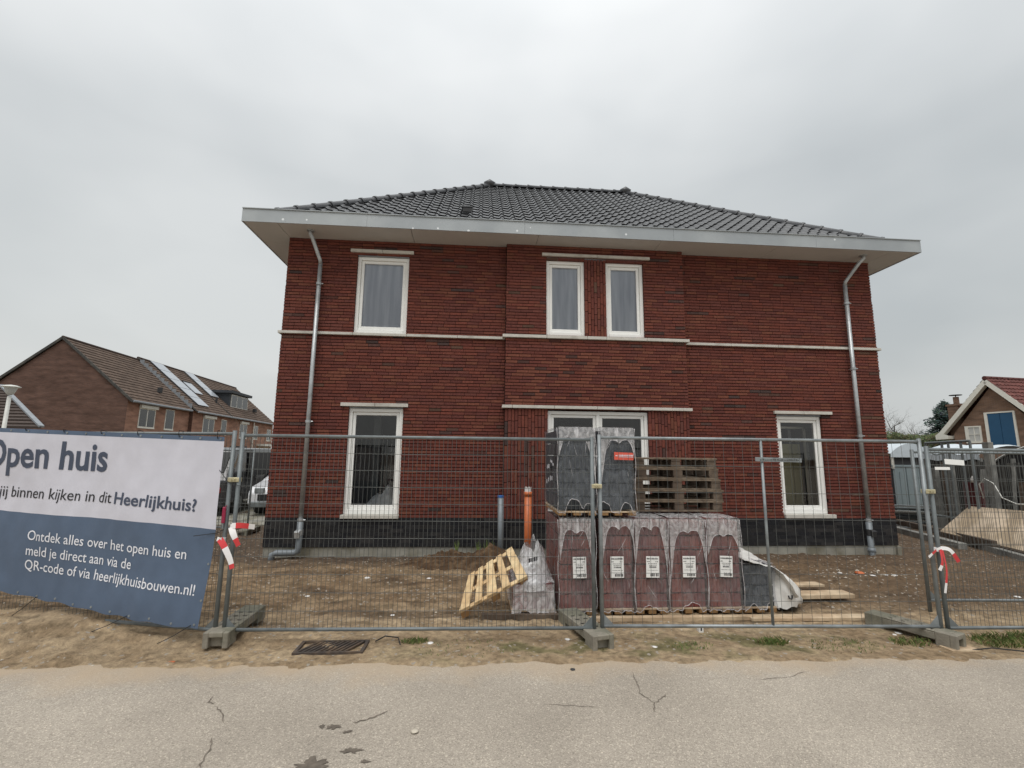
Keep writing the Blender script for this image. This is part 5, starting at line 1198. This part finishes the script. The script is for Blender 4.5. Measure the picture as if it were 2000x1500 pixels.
# street lamp
t = thing('street_lamp', 'pale post top street lamp with a wide shallow white dish', 'street lamp', (-11.08, 7, 0)); lx, ly = -11.08, 7.
MB().tube([(lx, ly, 0), (lx, ly, 1), (lx, ly, 3.45)], [.075, .06, .05], 12).build('post', 'lamp_white', t, smooth=True)
def lathe(prof_, x, y, n=24):
    m = MB(); m.grid([[(x+r*math.cos(2*math.pi*i/n), y+r*math.sin(2*math.pi*i/n), z) for i in range(n)] for r, z in prof_], wrap=True); return m
lathe([(.03, 3.48), (.09, 3.52), (.13, 3.62), (.155, 3.72)], lx, ly).build('bowl', 'curtain', t, smooth=True); lathe([(.155, 3.72), (.23, 3.735), (.23, 3.75), (.14, 3.79), (.02, 3.81)], lx, ly).build('dish', 'lamp_white', t, smooth=True)

# ---------------------------------------------------------------- bare trees
def bare_tree(label, x, y, h, seed, mt_='bark', spread=.55, levels=5, r0=.07, group='bare winter trees', z0=0.):
    rr = random.Random(seed); t = thing('bare_tree', label, 'tree', (x, y, z0), group=group); trunk = MB(); crown = MB()
    def grow(m, p, d, ln, r, lv):
        pts = [p]; q = p.copy(); dd = d.copy()
        for i in range(4): dd = (dd+V(rr.gauss(0, .13), rr.gauss(0, .13), rr.gauss(.03, .08))).normalized(); q = q+dd*ln/4; pts.append(q.copy())
        m.tube(pts, [r*(1-.11*i) for i in range(5)], 5 if lv > 2 else 3, cap=False)
        if lv == 0: return
        for i in range(rr.choice((3, 3, 4)) if lv > 1 else 3):
            k = rr.randint(1, 4); ax = V(rr.gauss(0, 1), rr.gauss(0, 1), rr.gauss(.25, .5)).normalized(); grow(crown, pts[k], (dd*(1-spread)+ax*spread+V(0, 0, .1)).normalized(), ln*rr.uniform(.55, .8), r*(1-.11*k)*.6, lv-1)
    grow(trunk, V(x, y, z0), V(rr.gauss(0, .05), rr.gauss(0, .05), 1), h*.36, r0, levels)
    trunk.build('trunk', mt_, t, smooth=True); crown.build('crown', mt_, t, smooth=True); return t
bare_tree('bare tree rising behind the left corner of the new house', -7.9, 17.5, 5.2, 4, r0=.06, levels=4); bare_tree('thin bare shrub in front of the brick gable of the end house', -15.6, 15.8, 3.0, 8, r0=.035, levels=4)
for i, (x, y, h, sd) in enumerate(((40.3, 29.5, 7.2, 11), (41.6, 31, 6.4, 12), (42.7, 30, 5.8, 13), (44.3, 30.5, 6.6, 14), (40.9, 33, 8.0, 15))):
    bare_tree(['tall bare tree close behind the right corner of the new house', 'bare tree standing second behind the evergreen hedge', 'small bare tree in the middle behind the evergreen hedge', 'bare tree next to the dark conifer', 'far bare tree behind the right corner of the new house'][i], x, y, h, sd, 'bark_far', levels=6 if i < 4 else 5, r0=.26)
# leaf clump plants
def leafy(name, label, cat, pts_fn, n, size, mt_, cols, seed, loc, trunk=None, group=None):
    rr = random.Random(seed); t = thing(name, label, cat, loc, group=group); m = MB()
    for i in range(n):
        p, k = pts_fn(rr); c = rr.choice(cols); m.cur = tuple(x*k*rr.uniform(.7, 1.25) for x in c); a = V(rr.gauss(0, 1), rr.gauss(0, 1), rr.gauss(0, .7)).normalized(); b_ = a.orthogonal().normalized(); s_ = size*rr.uniform(.6, 1.4)
        m.add([p-a*s_, p+b_*s_*.5, p+a*s_, p-b_*s_*.5], [(0, 1, 2, 3)])
    m.build('crown', mt_, t)
    if trunk: MB().tube(trunk, [.12, .09, .03], 7).build('trunk', 'bark', t)
    return t
HC = [(.075, .095, .03), (.055, .075, .022), (.10, .12, .045), (.085, .08, .03)]
for i, (x0, x1, y0, zt_) in enumerate(((28.5, 32.2, 20.5, 3.3), (32.0, 36.0, 21.5, 3.35), (35.8, 41, 22, 3.5), (24, 28.6, 22, 3.0))):
    def fn(rr, x0=x0, x1=x1, y0=y0, zt_=zt_):
        x = rr.uniform(x0, x1); y = y0+rr.uniform(-.8, .8); top = zt_+.35*noise.noise(V(x*1.3, y, 3))+.2*noise.noise(V(x*4, y, 8)); return V(x, y, top*(1-rr.random()**2.2*.98)), 1.
    leafy('hedge', ['evergreen hedge beside the right corner of the new house', 'evergreen hedge between the shed roof and the gabled house', 'evergreen hedge behind the gabled house', 'low evergreen hedge hidden partly by the new house'][i], 'hedge', fn, 6500, .075, 'leaf_hedge', HC, 30+i, ((x0+x1)/2, y0, 0), group='evergreen hedges behind the yard')
def cf(rr):
    f = rr.random()**.8; a = rr.uniform(0, 6.28); lay = f+.03*math.sin(f*40); r = (3.4*(1-f)**.7+.15)*(.72+.28*math.sin(f*38+2*a))*(1+.35*noise.noise(V(math.cos(a)*2, math.sin(a)*2, f*9))); d = max(0, r)*rr.random()**.45; return V(46.4+d*math.cos(a), 30.5+d*math.sin(a), 1.0+f*5.9-.12*d+rr.gauss(0, .12)), 1.
leafy('conifer_tree', 'dark layered conifer behind the chimney of the gabled house', 'tree', cf, 16000, .10, 'leaf_conifer', [(.035, .06, .05), (.05, .075, .065), (.025, .045, .038)], 50, (46.4, 30.5, 0), trunk=[(46.4, 30.5, 0), (46.4, 30.5, 4), (46.4, 30.5, 6.6)])
# ================================================================ gabled house on the right
BA = V(34.6, 16.84, 0); br_, bg_ = V(.994, .112, 0), V(-.112, .994, 0)
def gp(g_, z, r=0.): return BA+bg_*g_+br_*r+V(0, 0, z)
bh_ = thing('gabled_house', 'small brick house with white bargeboards and blue loft doors', 'house', tuple(BA))
m = MB(); wl_ = [gp(-2.25, 0), gp(2.25, 0), gp(2.25, 3.4), gp(0, 6.15), gp(-2.25, 3.4)]; m.prism(wl_, br_*9); m.build('wall', 'bungalow_brick', bh_)
m = MB(); rr = random.Random(3)
for sg in (1, -1):
    nr, nc = 14, 34; dg_, dz_ = 3.05, -3.42; nl = math.hypot(dg_, dz_)
    for r in range(nr):
        for c in range(nc):
            f0, f1 = 1-r/nr, 1-(r+1)/nr; k = rr.uniform(.75, 1.25); m.cur = (.125*k, .045*k, .038*k); r0, r1 = -.32+9.6*c/nc, -.32+9.6*(c+1)/nc; Pq = lambda f, r_, h: gp(sg*dg_*f+sg*h*.74, 6.68+dz_*f+h*.66, r_)
            rm_ = (r0+r1)/2; m.add([Pq(f0, r0, .05), Pq(f0, rm_, .11), Pq(f0, r1, .05), Pq(f1, r1, .01), Pq(f1, rm_, .06), Pq(f1, r0, .01), Pq(f0, r0, -.02), Pq(f0, r1, -.02)], [(0, 1, 4, 5), (1, 2, 3, 4), (6, 7, 2, 1, 0)])
    MB().beam(gp(0, 6.50, -.30), gp(sg*3.0, 3.20, -.30), .05, .26).build('bargeboard', 'paint_white', bh_); MB().beam(gp(0, 6.36, -.14), gp(sg*2.85, 3.25, -.14), .30, .03).build('verge_soffit', 'paint_white', bh_)
m.build('roof', 'tile_maroon', bh_); mr = MB(); mr.cur = (.10, .035, .03)
for c in range(22): mr.tube([gp(0, 6.70, -.32+.43*c), gp(0, 6.73, -.32+.43*(c+1))], [.13, .10], 8)
mr.build('ridge', 'tile_maroon', bh_, kind='stuff')
m = MB(); m.add([gp(2.35, 3.1, -.34), gp(3.12, 3.06, -.34), gp(3.12, 3.34, -.34), gp(2.9, 3.5, -.34), gp(2.35, 3.32, -.34)], [(0, 1, 2, 3, 4)]); m.prism([gp(2.35, 3.1, -.30), gp(3.12, 3.06, -.30), gp(3.12, 3.3, -.30), gp(2.35, 3.3, -.30)], br_*9); m.build('eaves_box', 'paint_white', bh_)
def gbox(m, g0, g1, z0, z1, r0, r1): return m.add([gp(g0, z0, r0), gp(g1, z0, r0), gp(g1, z0, r1), gp(g0, z0, r1), gp(g0, z1, r0), gp(g1, z1, r0), gp(g1, z1, r1), gp(g0, z1, r1)], [(0, 3, 2, 1), (4, 5, 6, 7), (0, 1, 5, 4), (1, 2, 6, 5), (2, 3, 7, 6), (3, 0, 4, 7)])
m = MB(); gbox(m, .72, .80, 2.8, 3.86, -.06, .05); gbox(m, 1.40, 1.58, 2.8, 3.86, -.06, .05); gbox(m, .8, 1.4, 3.78, 3.86, -.06, .05); gbox(m, .8, 1.4, 2.8, 2.92, -.08, .05); gbox(m, 1.08, 1.12, 2.92, 3.78, -.05, .05); gbox(m, .8, 1.4, 3.33, 3.37, -.049, .05); w_ = m.build('window', 'paint_white', bh_)
gbox(MB(), .8, 1.4, 2.92, 3.78, -.02, -.012).build('pane', 'curtain', w_)
m = MB(); gbox(m, .30, .46, 2.55, 4.64, -.07, .05); gbox(m, -.95, .30, 4.56, 4.64, -.07, .05); gbox(m, -1.05, -.95, 2.55, 4.64, -.07, .05); dr_ = m.build('door_frame', 'paint_white', bh_)
for a, b in ((-.94, -.33), (-.31, .29)): gbox(MB(), a, b, 2.56, 4.55, -.05, -.01).build('loft_door', 'blue_door', dr_)
ch = MB(); cx, cy = 35.0, 19.25; ch.box(cx-.33, cx+.33, cy-.33, cy+.33, 3, 5.25); ch.box(cx-.39, cx+.39, cy-.39, cy+.39, 5.25, 5.38); c_ = ch.build('chimney', 'bungalow_brick', bh_)
MB().tube([(cx, cy, 5.38), (cx, cy, 5.85)], .15, 10).build('flue', 'bungalow_brick', c_); MB().tube([(cx, cy, 5.95), (cx, cy, 5.99)], .33, 10).build('cowl', 'dark', c_); MB().tube([(cx, cy, 5.85), (cx, cy, 5.95)], .03, 6).build('cowl_stem', 'dark', c_)
# ================================================================ junk yard along the right boundary
FX = 15.3
bf = thing('slat_fence', 'dark boarded garden fence along the cluttered yard', 'fence', (FX, 1, 0))
y = -2.2; i = 0
while y < 2.3:
    if not (2.55 < y < 2.62): MB().box(FX+rnd(-.01, .01), FX+.025, y, y+.10, .02, 1.72+rnd(-.05, .06)).build('slat', 'fence_dark', bf)
    y += .135; i += 1
for z in (.35, 1.0, 1.5): MB().box(FX+.03, FX+.07, -2.2, 2.3, z, z+.08).build('rail', 'fence_dark', bf)
MB().box(FX+.45, FX+.5, -2.4, 2.3, 0, 1.6).build('backing', 'black', bf)
for i, (y0, zt_, dy) in enumerate(((1.69, 1.75, .02), (.82, 2.2, 0), (-.35, 1.9, 0), (2.05, 1.6, .05))):
    o = MB().beam((14.85, y0, 0), (14.85, y0+dy, zt_), .13, .13, up=(1, 0, 0)).build('timber_post', 'wood_grey', bev=.006); tag(o, ['weathered grey post beside the maroon panel', 'tall weathered grey post behind the maroon panel', 'grey post near the plywood sheet', 'grey post beside the blue grey shed'][i], 'post', 'weathered posts in the yard')
t = thing('steel_rack', 'tall grey steel frame leaning among the posts', 'rack', (14.6, 1.4, 0))
for a, b in (((14.55, 1.95, 2.2), (14.55, .92, 2.23)), ((14.55, 1.95, 2.0), (14.55, .92, 2.02)), ((14.55, 1.95, .5), (14.55, .95, .5))): MB().tube([a, b], .028, 8).build('bar', 'galv', t)
for y0 in (1.95, 1.55, 1.40, 1.12, .92): MB().tube([(14.55, y0, 2.22), (14.50, y0-.06, .02)], .025, 8).build('upright', 'galv', t)
tag(MB().obox((14.62, 1.05, .66), (.02, 0, 0), (0, .20, 0), (.02, 0, .66)).build('maroon_panel', 'maroon'), 'flat maroon panel standing between grey posts', 'panel')
tag(MB().prism([(14.05, 1.38, .22), (13.75, -1.2, .12), (14.45, -1.35, .86), (14.55, 1.12, .80)], (.012, 0, -.016)).build('plywood_sheet', 'plywood'), 'large stained plywood sheet leaning over a timber frame', 'plywood'); tag(MB().beam((14.1, 1.4, .16), (13.72, -1.3, .05), .10, .09).build('sheet_bearer', 'wood_old'), 'brown timber bearer along the lower edge of the plywood', 'timber')
for i, (a, b, w_, mt_) in enumerate((((14.35, 3.2, .07), (13.55, .45, .07), .16, 'wood_grey'), ((14.6, 3.0, .2), (13.85, .1, .18), .10, 'wood_old'), ((14.0, .5, .06), (13.2, -1.5, .06), .12, 'wood_grey'))):
    tag(MB().beam(a, b, w_, .13).build('timber_beam', mt_, bev=.006), ['long grey beam on the ground below the plywood', 'brown beam lying behind the long grey beam', 'grey beam end past the plywood sheet'][i], 'beam', 'beams along the yard edge')
rr = random.Random(9)
for i in range(16):
    z = .06+.036*i+rr.uniform(0, .01); x0 = 13.9+rr.uniform(-.15, .25)+.03*i; yv = 3.3+rr.uniform(-.2, .25)
    tag(MB().beam((x0, yv+.1, z), (x0+1.7+rr.uniform(-.4, .3), yv-.35, z-.03), rr.uniform(.06, .12), .03).build('scrap_batten', rr.choice(('galv', 'wood_grey', 'wood_old', 'galv_light')), bev=.002), 'loose batten in the jumbled pile below the blue grey shed', 'batten', 'batten pile by the shed')
rr = random.Random(21)
for i, (y0, zt_) in enumerate(((2.2, 1.5), (1.95, 1.75), (1.25, 1.6), (.62, 1.7), (.45, 1.35), (.1, 1.75), (-.1, 1.5), (-.7, 1.8), (-.9, 1.6))):
    tag(MB().beam((14.95, y0+rr.uniform(-.05, .05), 0), (15.2, y0+rr.uniform(-.25, .25), zt_), rr.uniform(.05, .16), .03, up=(1, 0, 0)).build('leaning_plank', rr.choice(('wood_grey', 'fence_dark', 'wood_old')), bev=.003), 'old plank leaning upright against the dark boarded fence', 'plank', 'planks leaning on the yard fence')
sh = thing('garden_shed', 'blue grey shed with panelled doors and a pale curved roof', 'shed', (17.6, 6.5, 0))
MB().box(16.97, 18.35, 5.52, 8, 0, 1.9).build('wall', 'dark', sh)
for a, b in ((16.99, 17.42), (17.44, 17.88), (17.90, 18.33)):
    MB().box(a, b, 5.48, 5.515, .05, 1.56).build('door', 'shed_blue', sh, bev=.01); MB().box((a+b)/2-.02, (a+b)/2+.02, 5.465, 5.479, .2, 1.4).build('door_rib', 'shed_blue', sh)
MB().box(16.95, 18.36, 5.46, 5.50, 1.56, 1.62).build('rail', 'shed_blue', sh); MB().box(16.96, 17.02, 5.45, 5.50, 1.5, 1.9).build('jamb', 'paint_white', sh)
m = MB(); m.grid([[(16.9+1.45*i/16, yv, 1.88+.43*math.sin(math.pi*min(1, (i/16)*.9+.05))**.8) for i in range(17)] for yv in (5.42, 8.1)]); m.add([(16.9+1.45*i/16, 5.42, 1.88+.43*math.sin(math.pi*min(1, (i/16)*.9+.05))**.8) for i in range(17)]+[(18.35, 5.42, 1.86), (16.9, 5.42, 1.86)], [tuple(range(19))]); m.build('roof', 'tarp_pale', sh)
ts = thing('tarp_shelter', 'low shelter with a pale blue tarpaulin roof behind the dark fence', 'shelter', (17.2, 3.1, 0))
m = MB(); m.grid([[(16.4+1.6*j/8, 2.35+1.55*i/14, 1.92+.26*math.sin(math.pi*(j/8)*.8+.1)+.03*math.sin(i*1.1)+.05*i/14) for i in range(15)] for j in range(9)]); m.build('tarpaulin', 'tarp_pale', ts, smooth=True)
m = MB(); m.grid([[(16.4, 2.35+1.55*i/14, z+.03*math.sin(i*1.1)) for i in range(15)] for z in (1.80, 1.95)]); m.build('tarpaulin_edge', 'tarp_pale', ts, smooth=True)
MB().box(16.5, 17.9, 2.4, 3.85, 0, 1.82).build('body', 'black', ts)  # black block put in for the shade under the tarpaulin
for y0 in (2.4, 3.85): MB().box(16.44, 16.5, y0-.03, y0+.03, 0, 1.86).build('post', 'wood_grey', ts)
ar = thing('arched_shelter', 'dark arched shelter with a thin pale rim behind the fence', 'shelter', (17.5, .9, 0)); A_ = [(2.24-2.9*i/20, 1.62+.60*math.sin(math.pi*i/20)**.7) for i in range(21)]
m = MB(); m.grid([[(x, y_, z) for y_, z in A_] for x in (16.5, 19)]); m.build('cover', 'dark', ar, smooth=True); MB().add([(16.52, y_, z) for y_, z in A_]+[(16.52, A_[-1][0], 0), (16.52, A_[0][0], 0)], [tuple(range(23))]).build('end_wall', 'black', ar); MB().tube([(16.5, y_, z) for y_, z in A_], .022, 6).build('rim', 'lamp_white', ar)
for y0 in (1.6, .9, .2): MB().box(16.40, 16.45, y0, y0+.06, 0, 1.85).build('slat', 'wood_grey', ar)
tag(MB().tube([(14.5, .75, 1.0), (14.48, .78, 1.3), (14.48, .66, 1.42), (14.48, .5, 1.33), (14.45, .35, 1.05), (14.45, .1, .95), (14.4, -.3, .98)], .011, 8).build('garden_hose', 'lamp_white', smooth=True), 'pale grey hose looped over the yard posts', 'hose')
t = thing('fuel_can', 'white plastic bottle standing on the maroon panel', 'bottle', (14.6, 1.0, 1.32)); lathe([(.001, 1.32), (.045, 1.32), (.045, 1.40), (.02, 1.44), (.02, 1.46), (.001, 1.46)], 14.6, 1.0, 12).build('bottle', 'paper_bit', t, smooth=True)
tag(MB().box(14.4, 14.9, -1.2, -.35, 0, 1.02).build('grey_crate', 'lead', bev=.02), 'plain grey box standing behind the plywood sheet', 'box')
# ================================================================ cars left of the house, paving
m = MB(); m.box(-30, -.9, 3.6, 16, -.03, .03); pv = m.build('parking_paving', 'foundation', loc=(0, 0, 0)); pv['kind'] = 'structure'
def car(label, x, y, rz, body, L_, W_, H_, van=False, plate=True, rear=True):
    t = thing('parked_car', label, 'car', (x, y, .03), (0, 0, rz), group='cars parked beside the new house')
    # side profile (y forward, z) front at -y
    if van: pf = [(-L_/2, .35), (-L_/2, .95), (-L_/2+.12, 1.12), (-L_/2+.55, H_-.08), (-L_/2+.9, H_), (L_/2-.15, H_), (L_/2, H_-.25), (L_/2, .35)]
    else: pf = [(-L_/2, .32), (-L_/2, .62), (-L_/2+.15, .78), (-L_/2+1.05, .92), (-L_/2+1.75, H_-.04), (-L_/2+2.4, H_), (L_/2-.75, H_-.03), (L_/2-.15, .98), (L_/2, .85), (L_/2, .32)]
    rows = []
    for k, (wx, dz, ins) in enumerate(((-1, 0, .06), (-.97, 0, 0), (0, .02, 0), (.97, 0, 0), (1, 0, .06))):
        rows.append([(wx*W_/2*(1-.13*max(0, (z-.9))/(H_-.9) if z > .9 else 1), yv*(1-ins*.2), z+(dz if z > .5 else 0)-ins*.3*(z > .9)) for yv, z in pf])
    m = MB(); m.grid(rows, wrap=True); n = len(pf); m.add(rows[0], [tuple(range(n))]); m.add(rows[-1], [tuple(reversed(range(n)))]); m.build('body', body, t, local=True, smooth=False, bev=.03)
    for sx in (-1, 1):
        for yv in (-L_/2+.8, L_/2-.8): 
            w_ = MB().tube([(sx*(W_/2-.2), yv, .31), (sx*(W_/2+.005), yv, .31)], .31, 20).build('wheel', 'rubber', t, local=True); MB().tube([(sx*(W_/2), yv, .31), (sx*(W_/2+.012), yv, .31)], .19, 16).build('rim', 'galv_light', w_, local=True)
        MB().box(sx*(W_/2-.28)-.13, sx*(W_/2-.28)+.13, -L_/2-.015, -L_/2+.05, .62, .78).build('headlight', 'tail_red' if rear else 'galv_light', t, local=True, bev=.02)
        MB().obox((sx*W_/2*.955, .1, (H_+.92)/2), (.012, 0, 0), (0, L_*.22, 0), (-sx*.045, 0, (H_-.98)/2*.8)).build('side_window', 'black', t, local=True)
    a, b = (pf[3], pf[2]) if van else (pf[4], pf[3]); mid = V(0, (a[0]+b[0])/2, (a[1]+b[1])/2); dv = V(0, a[0]-b[0], a[1]-b[1]); nv = V(0, -dv.z, dv.y).normalized(); MB().obox(mid+nv*.012, (W_*.40, 0, 0), dv*.42, nv*.012).build('windscreen', 'black', t, local=True)
    MB().box(-W_*.36, W_*.36, -L_/2-.02, -L_/2+.03, .42, .60).build('grille', 'black', t, local=True, bev=.01); MB().box(-W_/2+.05, W_/2-.05, -L_/2-.05, -L_/2+.06, .24, .40).build('bumper', 'galv' if not van else 'dark', t, local=True, bev=.02)
    MB().box(-.26, .26, -L_/2-.065, -L_/2-.052, .42, .53).build('number_plate', 'plate_yellow', t, local=True)
car('white car with yellow number plate parked beside the house corner', -2.05, 7.2, .12, 'car_white', 4.0, 1.75, 1.28, rear=False); car('black van with red lights parked behind the banner fence', -4.3, 7.3, .05, 'car_black', 4.6, 1.9, 1.88, van=True)
wf = thing('wood_fence', 'brown wooden garden fence behind the parked cars', 'fence', (-5, 14.5, 0))
for i in range(34): MB().box(-9.5+.27*i, -9.5+.27*i+.25, 14.5, 14.53, .02, 1.85+.02*(i % 3)).build('plank', 'wood_board', wf)
